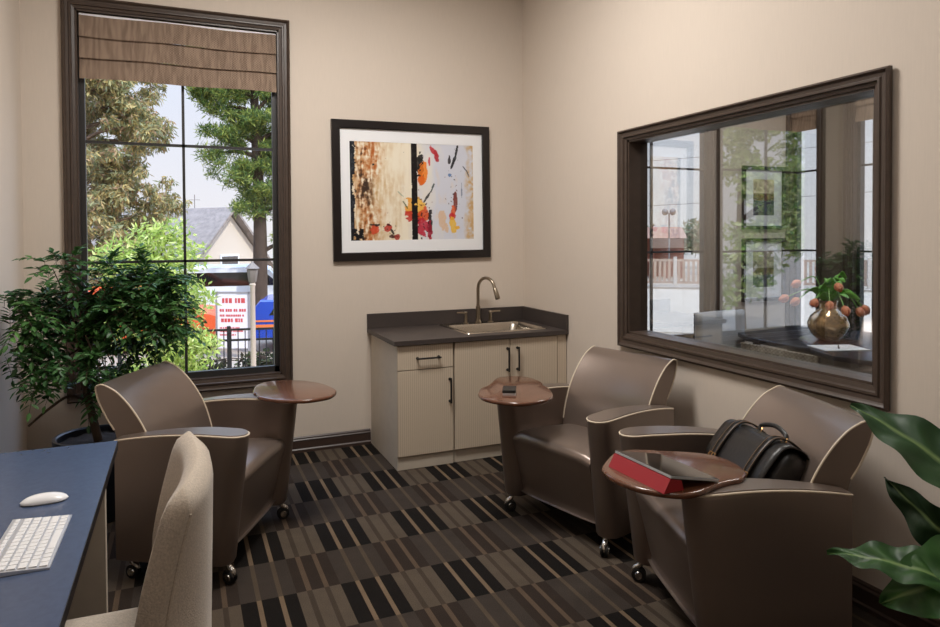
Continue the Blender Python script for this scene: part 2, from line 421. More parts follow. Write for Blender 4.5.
roman_blind('brown roman blind on the bright window beyond the glass, above the tulips', -1.98, -.72, 2.985, 2.56, XR + .03, 'x')

# ================================================================ SINK CABINETS
CZ0, CZ1 = .836, .866
def bar_handle(p, q, out, parent, name='handle'):
    p, q, out = Vector(p), Vector(q), Vector(out); m = MB(); d = (q - p).normalized()
    m.tube([p + out * .03 - d * .01, p + out * .03, q + out * .03, q + out * .03 + d * .01], [.006, .0065, .0065, .006], 10)
    for e in (p, q):
        m.tube([e, e + out * .03], .006, 10); m.tube([e, e + out * .006], .010, 10)
    return mk(name, m, BLACK, parent)
YD = -.69   # door faces
c1 = thing('drawer_cabinet', 'pale ribbed base cabinet with one drawer above one door, left of the sink', 'cabinet', (-1.09, -.35, 0))
def loc(o, pts): return [tuple(a - b for a, b in zip(p, o)) for p in pts]
oo = (-1.09, -.35, 0)
def lbox(m, o, a, b, bev=0): m.box(*loc(o, (a, b)), bev); return m
m = MB(); lbox(m, oo, (-1.292, -.67, .0), (-.893, -.002, CZ0 - .001)); mk('body', m, CARC, c1, smooth=0)
m = MB(); lbox(m, oo, (-1.286, -.676, .003), (-.898, -.668, .085)); mk('toe_kick', m, CARC, c1, smooth=0)
m = MB(); lbox(m, oo, (-1.292, YD, .668), (-.899, -.672, .828), .001); d = mk('drawer', m, RIB, c1, smooth=0); bar_handle(*loc(oo, ((-1.155, YD, .742), (-1.005, YD, .742))), (0, -1, 0), d)
m = MB(); lbox(m, oo, (-1.292, YD, .095), (-.899, -.672, .662), .001); d = mk('door', m, RIB, c1, smooth=0); bar_handle(*loc(oo, ((-.925, YD, .435), (-.925, YD, .585))), (0, -1, 0), d)
oo = (-.45, -.35, 0)
c2 = thing('sink_cabinet', 'pale ribbed base cabinet with two doors under the sink', 'cabinet', oo)
m = MB(); lbox(m, oo, (-.886, -.66, 0), (-.004, -.002, .60)); lbox(m, oo, (-.886, -.66, .60), (-.872, -.002, CZ0 - .001)); lbox(m, oo, (-.05, -.66, .60), (-.004, -.002, CZ0 - .001)); mk('body', m, CARC, c2, smooth=0)
m = MB(); lbox(m, oo, (-.880, -.668, .003), (-.01, -.658, .085)); mk('toe_kick', m, CARC, c2, smooth=0)
m = MB(); lbox(m, oo, (-.078, YD + .004, .003), (-.006, -.665, .83)); mk('filler_strip', m, RIB, c2, smooth=0)
for a, b, hx in ((-.886, -.470, -.488), (-.464, -.084, -.410)):
    m = MB(); lbox(m, oo, (a, YD, .095), (b, -.662, .828), .001); d = mk('door', m, RIB, c2, smooth=0)
    bar_handle(*loc(oo, ((hx, YD, .612), (hx, YD, .762))), (0, -1, 0), d)
# worktop with a cut-out for the basin
SX0, SX1, SY0, SY1 = -.765, -.105, -.605, -.035
ct = thing('countertop', 'dark laminate countertop with backsplash on the pale cabinets', 'countertop', (-.655, -.35, CZ0))
oo = (-.655, -.35, CZ0)
m = MB(); X0, X1, Y0, Y1 = -1.320, -.001, -.712, -.001; e = .025
for a, b in (((X0, Y0), (SX0 + e, Y1)), ((SX1 - e, Y0), (X1, Y1)), ((SX0 + e, Y0), (SX1 - e, SY0 + e)), ((SX0 + e, SY1 - e), (SX1 - e, Y1))):
    lbox(m, oo, (*a, CZ0), (*b, CZ1))
mk('worktop', m, COUNTER, ct, smooth=0)
m = MB(); lbox(m, oo, (X0, -.02, CZ1), (X1, -.001, .976), .001); lbox(m, oo, (-.02, Y0, CZ1), (-.001, -.02, .976), .001); mk('backsplash', m, COUNTER, ct, smooth=0)

def rrect(x0, x1, y0, y1, r, n=5):
    out = []
    for cx, cy, a0 in ((x1 - r, y1 - r, 0), (x0 + r, y1 - r, 90), (x0 + r, y0 + r, 180), (x1 - r, y0 + r, 270)):
        for j in range(n + 1): a = R(a0 + 90 * j / n); out.append((cx + r * cos(a), cy + r * sin(a)))
    return out
sk = thing('sink', 'stainless steel drop-in sink set in the dark countertop', 'sink', (-.435, -.33, CZ1))
def rr(dx0, dx1, dy0, dy1, r, z): return [(x + .435, y + .33, z) for x, y in rrect(SX0 + dx0, SX1 - dx1, SY0 + dy0, SY1 - dy1, r)]
m = MB(); m.grid([rr(0, 0, 0, 0, .03, .0008), rr(.004, .004, .004, .004, .03, .008), rr(.022, .022, .022, .022, .03, .009), rr(.03, .03, .03, .09, .05, .004), rr(.04, .04, .04, .10, .06, -.02), rr(.06, .06, .06, .12, .06, -.15), rr(.09, .09, .09, .15, .06, -.165), rr(.25, .25, .22, .26, .02, -.168)], close=True)
m.f.append(tuple(len(m.v) - 24 + j for j in range(24))); mk('basin', m, STEEL, sk, smooth=50)
m = MB(); m.lathe([(.045, -.167), (.045, -.163), (.035, -.165), (.01, -.166)], 24, (-.0, -.02, 0)); mk('drain', m, CHROME, sk)
fx = thing('faucet', 'brushed nickel gooseneck faucet behind the sink', 'faucet', (-.455, -.105, CZ1 + .008))
m = MB(); m.lathe([(.026, 0), (.026, .008), (.019, .014), (.018, .10), (.0185, .13), (.013, .136)], 20)
dx, dy = .42, -.90; rr_ = .085; pts = [(0, 0, .11), (0, 0, .20), (0, 0, .27)]
for j in range(1, 13):
    a = pi - pi * .92 * j / 12; s_ = rr_ + rr_ * cos(a); pts.append((dx * s_, dy * s_, .27 + rr_ * sin(a)))
p = Vector(pts[-1]); dr = (p - Vector(pts[-2])).normalized()
pts.append(tuple(p + dr * .02)); m.tube(pts, .0125, 14); mk('spout', m, NICKEL, fx)
m = MB(); q = p + dr * .015; m.tube([q, q + dr * .01, q + dr * .075, q + dr * .085], [.014, .0165, .020, .018], 14); mk('spray_head', m, NICKEL, fx)
for sg in (-1, 1):
    m = MB(); m.lathe([(.022, 0), (.022, .006), (.013, .012), (.012, .075), (.015, .085), (.012, .092)], 16, (sg * .105, 0, 0))
    m.tube([(sg * .105, 0, .08), (sg * .135, -.005, .086), (sg * .185, -.012, .088)], [.008, .007, .006], 8); mk('lever_handle', m, NICKEL, fx)

# ================================================================ FRAMED ABSTRACT PRINT
def framed(name, label, cx, cz, w_, h_, fwid, matw, y, colfn, nx, nz, roll=0., group=None):
    t = thing(name, label, 'picture', (cx, y, cz), group=group); t.rotation_euler = (0, roll, 0)
    m = MB(); rings = []
    for ins, d in ((0, 0), (0, -.028), (.004, -.032), (fwid - .006, -.030), (fwid, -.026), (fwid, -.010)):
        rings.append([(sx_ * (w_ / 2 - ins), d, sz * (h_ / 2 - ins)) for sx_, sz in ((-1, -1), (1, -1), (1, 1), (-1, 1))])
    m.grid(rings, close=True); m.f.append((0, 1, 2, 3)); mk('frame', m, FRAME, t, smooth=0)
    l, r_, tp, bt = matw; a, b = w_ / 2 - fwid, h_ / 2 - fwid
    X0, X1, Z0, Z1 = -a + l, a - r_, -b + bt, b - tp
    m = MB(); m.grid([[(sx_ * (a + .002), -.012, sz * (b + .002)) for sx_, sz in ((-1, -1), (1, -1), (1, 1), (-1, 1))], [(x, -.0125, z) for x, z in ((X0, Z0), (X1, Z0), (X1, Z1), (X0, Z1))], [(x, -.0100, z) for x, z in ((X0, Z0), (X1, Z0), (X1, Z1), (X0, Z1))]], close=True)
    mk('mat_board', m, MATB, t, smooth=0)
    m = MB(); rows = []; cols = []
    for k in range(nz + 1):
        rows.append([(X0 + (X1 - X0) * j / nx, -.0105, Z0 + (Z1 - Z0) * k / nz) for j in range(nx + 1)])
        cols += [lin(colfn(j / nx, k / nz)) for j in range(nx + 1)]
    m.grid(rows); mk('print', m, PRINT, t, smooth=0, recalc=False, cols=cols)
    return t
def N2(x, y, s=0., o=4): return noise.fractal(Vector((x, y, s)), 1.0, 2.0, o)
def mixc(a, b, t): t = max(0, min(1, t)); return tuple(p + (q - p) * t for p, q in zip(a, b))
BL = [  # centre x, y (0..1 from lower left), rx, ry, tilt, colour, jaggedness
    (.555, .78, .030, .12, 0, (32, 28, 26), .5), (.575, .70, .040, .12, 0, (235, 120, 30), .25), (.562, .62, .03, .05, 0, (214, 96, 28), .3),
    (.50, .33, .07, .11, 0, (224, 150, 50), .8), (.49, .24, .06, .06, .3, (186, 44, 36), .8), (.57, .27, .045, .09, 0, (206, 70, 30), .6), (.545, .36, .04, .06, 0, (236, 190, 90), .7),
    (.57, .14, .05, .09, 0, (176, 30, 50), .9), (.63, .20, .016, .16, 0, (30, 24, 26), .8), (.625, .10, .02, .09, 0, (150, 24, 44), .8), (.61, .45, .012, .06, -.5, (40, 40, 40), .8),
    (.665, .93, .022, .05, .5, (186, 48, 52), .5), (.69, .88, .018, .06, .1, (170, 36, 44), .6), (.63, .82, .008, .05, 0, (200, 70, 80), .8),
    (.86, .94, .010, .07, -.15, (24, 22, 24), .2), (.835, .83, .013, .09, -.3, (24, 24, 28), .3), (.80, .84, .012, .05, 0, (40, 36, 40), .7), (.80, .68, .014, .02, 0, (90, 120, 170), .6),
    (.93, .75, .006, .03, .6, (40, 44, 56), .4), (.955, .70, .006, .04, .3, (60, 60, 70), .5), (.845, .40, .018, .10, 0, (112, 44, 36), .3), (.825, .30, .018, .06, 0, (214, 84, 40), .6), (.815, .24, .03, .035, 0, (190, 40, 44), .8), (.82, .15, .026, .09, .1, (232, 180, 60), .4), (.86, .12, .02, .02, 0, (232, 170, 50), .6),
    (.73, .20, .03, .10, 0, (214, 180, 150), .5), (.765, .12, .02, .05, 0, (214, 180, 150), .5), (.18, .11, .035, .045, 0, (200, 66, 40), .6), (.29, .13, .03, .04, 0, (176, 50, 40), .7), (.19, .155, .045, .016, 0, (28, 22, 22), 1.), (.285, .155, .03, .014, 0, (28, 22, 22), 1.), (.33, .04, .035, .02, .4, (60, 30, 26), 1.), (.36, .03, .02, .035, 0, (150, 50, 40), .8), (.32, .09, .01, .03, .3, (30, 26, 26), .8), (.18, .77, .008, .012, 0, (30, 30, 30), .4), (.43, .36, .006, .05, .5, (70, 80, 50), .7), (.395, .47, .006, .03, .8, (150, 160, 140), .5), (.655, .55, .008, .04, -.3, (60, 70, 70), .6), (.90, .50, .005, .08, 0, (120, 130, 150), .8)]
def abstract(u, v):
    n1 = N2(u * 9, v * 3, 1); n2 = N2(u * 30, v * 22, 5); n3 = N2(u * 50, v * 7, 9)
    base = mixc((232, 222, 202), (206, 208, 220), (u - .45) * 4 + n1 * .5)
    base = mixc(base, (190, 150, 100), max(0, (.44 - u + n1 * .16) * 2.3) * (.62 + .9 * n3 + .5 * n2))
    base = mixc(base, (170, 92, 40), max(0, 1 - abs(u - .12 + n1 * .08) / .13) * (.55 + n2 * .8 + n3 * .8))
    base = mixc(base, (60, 44, 34), max(0, 1 - abs(u - .10) / .09) * max(0, n2 * .8 + n1 * 1.1 + n3 * .6) * 1.7)
    if u < .035 + n1 * .03 + n2 * .02: base = mixc((26, 28, 34), (60, 62, 68), n2 * 1.3)
    if u < .10 and v < .12 and n2 > -.2: base = (22, 20, 22)
    base = mixc(base, (196, 160, 112), max(0, (u - .93 + n1 * .06) * 18) * (.6 + n2))
    base = mixc(base, (222, 200, 180), max(0, (n1 - .25)) * 1.2 if u > .6 else 0)
    for cx, cy, rx_, ry_, tl, c, jg in BL:
        dx_, dy_ = u - cx, v - cy
        if abs(dx_) > rx_ * 2.2 + abs(tl) * ry_ * 2 or abs(dy_) > ry_ * 2.2: continue
        x = dx_ + tl * dy_; d = (x / rx_) ** 2 + (dy_ / ry_) ** 2 + jg * 1.5 * N2(u * 26 + cx * 40, v * 20, cy * 9)
        if d < 1: base = mixc(c, base, .12 + .25 * abs(n2))
    fleck = N2(u * 44, v * 34, 17)
    near = max(math.exp(-((u - .57) / .08) ** 2 - ((v - .25) / .3) ** 2), .9 * math.exp(-((u - .28) / .12) ** 2 - ((v - .11) / .07) ** 2), .75 * math.exp(-((u - .83) / .06) ** 2 - ((v - .5) / .5) ** 2))
    if fleck > .95 - .62 * near: base = mixc(base, rnd.choice(((30, 26, 26), (120, 34, 36), (40, 40, 44))), .85)
    if abs(u - .505 - .004 * n2) < .024 and not (.36 < v < .40 and n2 > .1): base = mixc((22, 18, 18), (74, 62, 50), max(0, n2 * 1.2 - .2))
    if abs(u - .53) < .05 and .66 < v < .92 and n2 > .18: base = (34, 34, 30)
    return base
framed('framed_print', 'large framed abstract print with red and black marks above the sink', -.943, 1.899, 1.262, 1.04, .062, (.072, .078, .092, .088), -.001, abstract, 230, 190, roll=R(-.55))
def landscape(u, v):
    n1 = N2(u * 5, v * 9, 3); n2 = N2(u * 14, v * 24, 8)
    if v > .62: return mixc((226, 208, 180), (170, 150, 130), n1 + .3)
    if v > .40: return mixc((150, 92, 62), (74, 60, 52), n2 + .5)
    return mixc((92, 100, 118), (56, 52, 54), n2 + .4)
def landscape2(u, v):
    c = landscape(u, min(1, v * 1.15)); return mixc(c, (120, 116, 120), .35)
framed('framed_photograph', 'upper of two dark-framed pictures seen through the glass', 2.62, 1.912, .54, .61, .035, (.10, .10, .09, .10), -.001, landscape, 40, 40)
framed('framed_photograph', 'lower of two dark-framed pictures seen through the glass', 2.62, 1.215, .54, .61, .035, (.10, .10, .09, .10), -.001, landscape2, 40, 40)

# ================================================================ LOUNGE CHAIRS
def arm_mesh(sg):
    """side panel; outer face flat, rounded nose; sg=+1 left"""
    N = 22; xb, xf = -.225, .387
    L_ = []
    for i in range(N + 1):
        q = i / N; x = xb + (xf - xb) * (1 - (1 - q) ** 1.5)
        u = (x - xb) / (xf - xb); wd = .066 + .064 * min(1, u / .72) ** 1.1; outer = .366 + .042 * min(1, u / .8)
        nose = max(0, (x - (xf - .07)) / .07); wn = math.sqrt(max(0, 1 - nose ** 2))
        c = outer - wd / 2; hw = wd / 2 * wn
        L_.append((x, c + hw, c - hw))
    loop = [(x, yo) for x, yo, yi in L_] + [(x, yi) for x, yo, yi in L_[::-1][1:]]
    def ztop(x): u = (x + .225) / .612; return .645 + .030 * u + .085 * u * (1 - u)
    lv = [0, .02, .3, .6, .85, .96, .985, 1.0]; rows = []
    for t in lv:
        r_ = []
        for x, y in loop:
            xx = x - (1 - t) * .07 * max(0, (x + .1) / .48)
            yy = y
            ins = .006 if t in (0, 1.0) else (.002 if t == .985 else 0)
            cx_, cy_ = 0, .33
            yy = cy_ + (y - cy_) * (1 - ins / .07); xx = xx * (1 - ins / .4)
            z = .095 + (ztop(x) - .095) * t
            r_.append((xx, sg * yy, z))
        rows.append(r_)
    m = MB(); m.grid(rows, close=True); n = len(loop); k0 = (len(lv) - 1) * n
    for base in (0, k0):
        for i in range(N):
            a, b = i, i + 1; c, d_ = (n - i) % n if i else None, None
            ia = (2 * N - i) if i < N else N; ib = 2 * N - i - 1
            q = [base + i, base + i + 1] + ([base + ib] if ib != i + 1 else []) + ([base + ia])
            if len(set(q)) >= 3: m.f.append(tuple(dict.fromkeys(q)))
    pip = [Vector(rows[6][j]) + Vector((0, 0, .001)) for j in range(n)]
    return m, pip
def make_chair():
    t = thing('lounge_chair', 'x', 'chair')
    for sg in (1, -1):
        m, pip = arm_mesh(sg); a = mk('arm', m, LEATHER, t, smooth=50)
        p = MB(); p.tube(pip, .0042, 8, closed=True); mk('piping', p, PIPING, a)
    # seat block: waterfall front, crowned top
    prof = [(-.20, .13), (.245, .13), (.262, .145), (.300, .30), (.325, .40), (.332, .432), (.325, .455), (.300, .470), (.20, .474), (.05, .462), (-.08, .450), (-.20, .440)]
    P = bez([(a, b, 0) for a, b in prof], 48, closed=False); rows = []
    for i in range(17):
        y = -.285 + .57 * i / 16; e = abs(y) / .285
        rows.append([(p.x + (.012 * (1 - e ** 4) if p.x > .2 else 0), y, p.y + (.012 * (1 - e ** 3) if p.y > .4 else 0) - (.010 * max(0, e - .85) / .15 if p.y > .4 else 0)) for p in P])
    m = MB(); m.grid(rows, close=True); n = len(P); m.f.append(tuple(range(n))); m.f.append(tuple(16 * n + j for j in range(n))); mk('seat', m, LEATHER, t, smooth=50)
    # back: wedge that thins to a rolled lip at the top
    front = [(-.055, .40), (-.068, .48), (-.088, .57), (-.125, .67), (-.185, .765), (-.25, .835), (-.305, .868), (-.332, .876)]
    rear = [(-.352, .869), (-.357, .85), (-.340, .79), (-.300, .71), (-.262, .64), (-.234, .45), (-.226, .12)]
    F = bez([(a, b, 0) for a, b in front], 40, closed=False); K = bez([(a, b, 0) for a, b in rear], 28, closed=False)
    P = F + K; rows = []; ny = 22
    for i in range(ny + 1):
        s_ = -1 + 2 * i / ny; r_ = []
        for p in P:
            hw = .290; y = s_ * hw
            dz = max(0, (p.y - .55) / .3)
            r_.append((p.x - .040 * (1 - s_ * s_) * min(1, max(0, (p.y - .40) / .2)) + .02 * dz * 0, y, p.y - .008 * (1 - s_ * s_) * min(1, dz)))
        rows.append(r_)
    m = MB(); m.grid(rows); n = len(P)
    for e in (0, ny):
        b0 = e * n
        # side caps: strip between front and rear curves
        nf, nk = len(F), len(K)
        for j in range(nf - 1):
            a0, a1 = b0 + j, b0 + j + 1
            k0 = b0 + nf + int((nk - 1) * (1 - j / (nf - 1))); k1 = b0 + nf + int((nk - 1) * (1 - (j + 1) / (nf - 1)))
            q = list(dict.fromkeys([a0, a1, k1, k0]))
            if len(q) >= 3: m.f.append(tuple(q))
            if k0 - k1 > 1: m.f.append(tuple(range(k1, k0 + 1)))
    b = mk('backrest', m, LEATHER, t, smooth=50)
    for e in (0, ny):
        p = MB(); pts = [Vector(rows[e][j]) for j in range(len(F))] + [Vector(rows[e][len(F) + j]) for j in range(len(K)) if K[j].y > .64]
        pts = [q for q in pts if q.z > .47]
        p.tube(pts, .0042, 8)
        mk('piping', p, PIPING, b)
    for cx_, cy_, tw in ((.285, .345, .5), (.285, -.345, -.4), (-.18, .32, .3), (-.18, -.32, -.2)):
        m = MB(); ca, sa = cos(tw), sin(tw)
        def q(x, z, y=0): return (cx_ + ca * x - sa * y, cy_ + sa * x + ca * y, z)
        m.tube([q(0, .1), q(0, .085)], [.02, .016], 14)
        m.tube([q(0, .09), q(.004, .076), q(.014, .066), q(.026, .058), q(.032, .046), q(.026, .034), q(.014, .030)], [.012, .013, .0145, .0145, .013, .012, .010], 12)
        for sd in (-1, 1): m.tube([q(.012, .031, sd * .017), q(.012, .031, sd * .0225)], [.019, .016], 20)
        c = mk('caster', m, CHROME, t)
        m = MB()
        for sd in (-1, 1):
            bm = bmesh.new(); bmesh.ops.create_cone(bm, cap_ends=True, segments=28, radius1=.031, radius2=.031, depth=.013)
            bmesh.ops.bevel(bm, geom=[e for e in bm.edges if e.is_boundary or len(e.link_faces) == 2 and any(len(f.verts) > 4 for f in e.link_faces)], offset=.004, segments=2, affect='EDGES')
            mt = Matrix.Translation(q(.012, .031, sd * .012)) @ Matrix.Rotation(tw, 4, 'Z') @ Matrix.Rotation(pi / 2, 4, 'X'); m.bm(bm, mt)
        mk('wheel', m, RUBBER, c)
    return t
TAB = {0: [(0.128, 0.362), (0.086, 0.525), (0.126, 0.631), (0.264, 0.669), (0.421, 0.612), (0.549, 0.476), (0.592, 0.382), (0.583, 0.273), (0.503, 0.193), (0.408, 0.172), (0.298, 0.192), (0.204, 0.248), (0.17, 0.309)],
       1: [(0.515, -0.359), (0.443, -0.432), (0.354, -0.474), (0.262, -0.544), (0.177, -0.602), (0.117, -0.595), (0.072, -0.57), (0.034, -0.524), (0.028, -0.456), (0.044, -0.379), (0.072, -0.319), (0.107, -0.276), (0.126, -0.223), (0.18, -0.134), (0.232, -0.071), (0.277, -0.034), (0.347, -0.013), (0.428, -0.02), (0.499, -0.047), (0.539, -0.109), (0.565, -0.178), (0.567, -0.257), (0.535, -0.333)],
       2: [(0.609, 0.151), (0.545, 0.04), (0.496, -0.007), (0.427, -0.028), (0.331, -0.004), (0.201, 0.035), (0.132, 0.094), (0.105, 0.176), (0.11, 0.25), (0.127, 0.293), (0.164, 0.332), (0.217, 0.351), (0.263, 0.371), (0.315, 0.405), (0.363, 0.433), (0.416, 0.447), (0.469, 0.434), (0.539, 0.389), (0.588, 0.32), (0.611, 0.259), (0.618, 0.196)]}
SPOT = [(-2.515, -1.325, -26.8, 'taupe leather lounge chair with empty round tablet, beside the potted tree'),
        (-.523, -1.818, 194.3, 'taupe leather lounge chair with a small black box on its tablet, near the sink'),
        (-.542, -2.91, 162.2, 'taupe leather lounge chair holding the black handbag')]
proto = make_chair(); chairs = [proto] + [dup(proto) for _ in range(2)]
for i, (x, y, a, lab) in enumerate(SPOT):
    c = chairs[i]
    c.location = (x, y, 0); c.rotation_euler = (0, 0, R(a)); tag(c, lab, 'chair', 'taupe lounge chairs with tablet arms')
    poly = [(p.x, p.y) for p in bez([(u, v, 0) for u, v in TAB[i]], 90)]
    m = MB(); m.prism(poly, .679, .70, .008); tb = mk('tablet_top', m, WALNUT, c, smooth=40)
    sg = -1 if i == 1 else 1
    m = MB(); m.lathe([(.045, .664), (.045, .668), (.03, .672), (.03, .68)], 20, (.24, sg * .34, 0)); mk('tablet_mount', m, BLACK, tb)

# ---- things on the lounge chairs' tablets
def yawm(a): return Matrix.Rotation(a, 4, 'Z')
bx = thing('small_box', 'small black box with pale edge on the walnut tablet nearest the sink', 'box', (-.965, -1.685, .7005), R(62))
m = MB(); m.box((-.055, -.035, 0), (.055, .035, .013), .001); mk('tray', m, ALU, bx, smooth=0)
m = MB(); m.box((-.056, -.036, .013), (.056, .036, .028), .002); mk('lid', m, BLACK, bx, smooth=0)
ip = thing('tablet_computer', 'tablet computer propped on a folded red cover on the walnut tablet', 'tablet computer', (-1.012, -3.03, .7005), R(-88))
# local x along the raised edge (towards the viewer), local y towards the low edge
m = MB(); A = Vector((0, -.105, .047)); B = Vector((0, .105, .004)); d = (B - A).normalized(); nn = Vector((0, -d.z, d.y))
if nn.z < 0: nn = -nn
def slab(mm, u0, u1, a, b, th, off=0.):
    vs = []
    for o_ in (off, off + th):
        for u, k in ((u0, a), (u1, a), (u1, b), (u0, b)): vs.append(Vector((u, 0, 0)) + A + d * k + nn * o_)
    mm.add(vs, [(0, 1, 2, 3), (4, 5, 6, 7), (0, 1, 5, 4), (1, 2, 6, 5), (2, 3, 7, 6), (3, 0, 4, 7)])
Ld = (B - A).length
slab(m, -.15, .15, 0, Ld, .008); mk('body', m, ALU, ip, smooth=0)
m = MB(); slab(m, -.148, .148, .002, Ld - .002, .001, .008); mk('screen', m, SCREEN, ip, smooth=0)
m = MB(); pr = [(-.135, 0), (-.108, .045), (-.060, .034), (-.05, 0)]
vs = [(u, y, z) for u in (-.15, .15) for y, z in pr]; m.add(vs, [(0, 1, 2, 3), (4, 5, 6, 7)] + [(i, (i + 1) % 4, 4 + (i + 1) % 4, 4 + i) for i in range(4)])
mk('folded_cover', m, RED, ip, smooth=0)

# ---- handbag leaning in the third chair
hb = thing('handbag', 'black leather satchel with buckled straps lying on the chair seat', 'handbag', (-.560, -2.915, .505))
hb.rotation_euler = (R(-34), R(0), R(-103)); hb.scale = (1.15, 1.1, 1.12)
def softbox(w_, d_, h_, r=.04, bulge=.015):
    bm = bmesh.new(); bmesh.ops.create_cube(bm, size=1); bmesh.ops.subdivide_edges(bm, edges=bm.edges[:], cuts=5, use_grid_fill=True)
    for q in bm.verts:
        p = Vector((q.co.x * w_, q.co.y * d_, q.co.z * h_)); c = Vector([max(-(s / 2 - r), min(s / 2 - r, v)) for v, s in zip(p, (w_, d_, h_))])
        e = p - c; p = c + e.normalized() * r if e.length > 1e-6 else p
        p.y += math.copysign(bulge * (1 - (2 * q.co.x) ** 2) * (1 - (2 * q.co.z) ** 2), q.co.y); q.co = p + Vector((0, 0, h_ / 2))
    return bm
m = MB(); m.bm(softbox(.36, .13, .24, .05)); mk('body', m, BAGBLACK, hb, smooth=70)
m = MB(); rows = []
for i in range(15):
    u = -.172 + .344 * i / 14; s2 = (2 * i / 14 - 1)
    prof = [(.05, .225), (.01, .247), (-.04, .244), (-.075, .222), (-.086, .18), (-.090, .12), (-.088, .065 + .02 * s2 * s2 * s2 * s2)]
    pp = bez([(a, b, 0) for a, b in prof], 24, closed=False); rows.append([(u, p.x - .008 * (1 - s2 * s2) * (p.y < .2), p.y) for p in pp])
m.grid(rows); fl = mk('flap', m, BAGBLACK, hb, smooth=70); q = fl.modifiers.new('t', 'SOLIDIFY'); q.thickness = .005
def flapy(z): return -.099 if z < .2 else -.088
for u in (-.095, .105):
    m = MB(); pts = [(.03, .254), (-.03, .256), (-.078, .236), (-.096, .19), (-.104, .12), (-.102, .04)]
    pp = bez([(a, b, 0) for a, b in pts], 30, closed=False); rows = [[(u + s_ * .014, p.x, p.y) for p in pp] for s_ in (-1, 1)]
    m.grid(rows); st = mk('strap', m, BAGBLACK, hb, smooth=70); q = st.modifiers.new('t', 'SOLIDIFY'); q.thickness = .004; q.offset = 0
    m = MB()
    for s_ in (-.012, .012): m.tube([(u + s_, p.x - .004, p.y + .002) for p in pp], .0012, 5)
    mk('stitching', m, STITCH, st)
    m = MB()
    for z in (.075,):
        m.tube([(u - .018, -.108, z - .012), (u + .018, -.108, z - .012), (u + .018, -.108, z + .012), (u - .018, -.108, z + .012)], .0028, 8, closed=True); m.tube([(u, -.108, z - .012), (u, -.109, z + .014)], .0022, 6)
    mk('buckle', m, BRASS, st)
m = MB(); m.tube(bez([(-.07, -.01, .25), (-.066, -.012, .272), (0, -.014, .288), (.066, -.012, .272), (.07, -.01, .25)], 30, closed=False), .0085, 10); mk('handle', m, BAGBLACK, hb)
for u in (-.07, .07):
    m = MB(); m.tube([(u + .014 * cos(2 * pi * k / 14), -.012, .252 + .014 * sin(2 * pi * k / 14)) for k in range(14)], .0025, 6, closed=True)
    mk('ring', m, BRASS, hb)

# ================================================================ DESK, KEYBOARD, MOUSE, SIDE CHAIR
DZ = .775
dk = thing('desk', 'dark desk with blue daylight sheen tinted into its top and pale end panel at the left wall', 'desk', (-3.15, -3.4, 0))
oo = (-3.15, -3.4, 0)
DX1, DY1 = -2.825, -2.06
m = MB(); lbox(m, oo, (XL + .025, -5.0, DZ - .004), (DX1 - .001, DY1 - .001, DZ)); mk('desk_top', m, DESKTOP, dk, smooth=0)
m = MB(); lbox(m, oo, (XL + .025, -5.0, DZ - .034), (DX1, DY1, DZ - .004), .001); mk('edge_band', m, DESKEDGE, dk, smooth=0)
m = MB(); lbox(m, oo, (XL + .05, -2.37, .0), (-2.842, -2.325, DZ - .035), .001); mk('end_panel', m, CARC, dk, smooth=0)
m = MB(); lbox(m, oo, (XL + .05, -4.95, .0), (-2.90, -4.91, DZ - .035), .001); mk('end_panel', m, CARC, dk, smooth=0)
m = MB(); lbox(m, oo, (XL + .05, -4.91, .3), (XL + .07, -2.37, DZ - .035)); mk('modesty_panel', m, BASEB, dk, smooth=0)

kb = thing('keyboard', 'slim white keyboard on the dark desk', 'keyboard', (-2.953, -2.972, DZ + .0005), R(90 - .5))
m = MB(); vs = [(-.165, -.07, 0), (.165, -.07, 0), (.165, .07, 0), (-.165, .07, 0), (-.165, -.07, .004), (.165, -.07, .004), (.165, .07, .013), (-.165, .07, .013)]
m.add(vs, [(0, 1, 2, 3), (4, 5, 6, 7), (0, 1, 5, 4), (1, 2, 6, 5), (2, 3, 7, 6), (3, 0, 4, 7)]); mk('base', m, ALU, kb, smooth=0)
rowsk = [[1.0] * 14, [1.0] * 13 + [1.0], [1.0] * 13 + [1.0], [1.4] + [1.0] * 11 + [1.6], [1.8] + [1.0] * 10 + [2.2], [1, 1, 1, 1.2, 5.2, 1.2, 1, 1, 1]]
for r_, ks in enumerate(rowsk):
    y1 = .062 - r_ * .0215; hgt = .0185 if r_ else .012
    tot = sum(ks); x = -.158; u = .316 / tot
    for k in ks:
        wk = k * u; zz = .004 + (y1 - .009 + .07) / .14 * .009
        m = MB(); m.box((x + .0012, y1 - hgt, zz), (x + wk - .0012, y1 - .0012, zz + .003), .0008); mk('key', m, WHITE, kb, smooth=0); x += wk

ms = thing('computer_mouse', 'white low-profile mouse on the dark desk beyond the keyboard', 'mouse', (-2.972, -2.655, DZ + .0005), R(2))
m = MB(); rows = []
for i in range(17):
    q = -1 + 2 * i / 16; wv = .032 * (1 - abs(q) ** 3.2) ** .5 if abs(q) < 1 else 0; h_ = .020 * (1 - abs(q) ** 2.2) ** .7 if abs(q) < 1 else 0
    rows.append([(q * .062, wv * cos(pi * j / 12), .004 + max(.0008, h_) * sin(pi * j / 12)) for j in range(13)])
m.grid(rows); m.f += []; mk('shell', m, WHITE, ms, smooth=60)
m = MB(); m.prism([(.060 * (1 if True else 0) * cos(2 * pi * k / 28), .028 * sin(2 * pi * k / 28)) for k in range(28)], 0, .005); mk('base', m, ALU, ms, smooth=0)

pc = thing('side_chair', 'oatmeal tweed upholstered chair pulled up to the desk', 'chair', (-2.83, -3.0, 0), R(178))
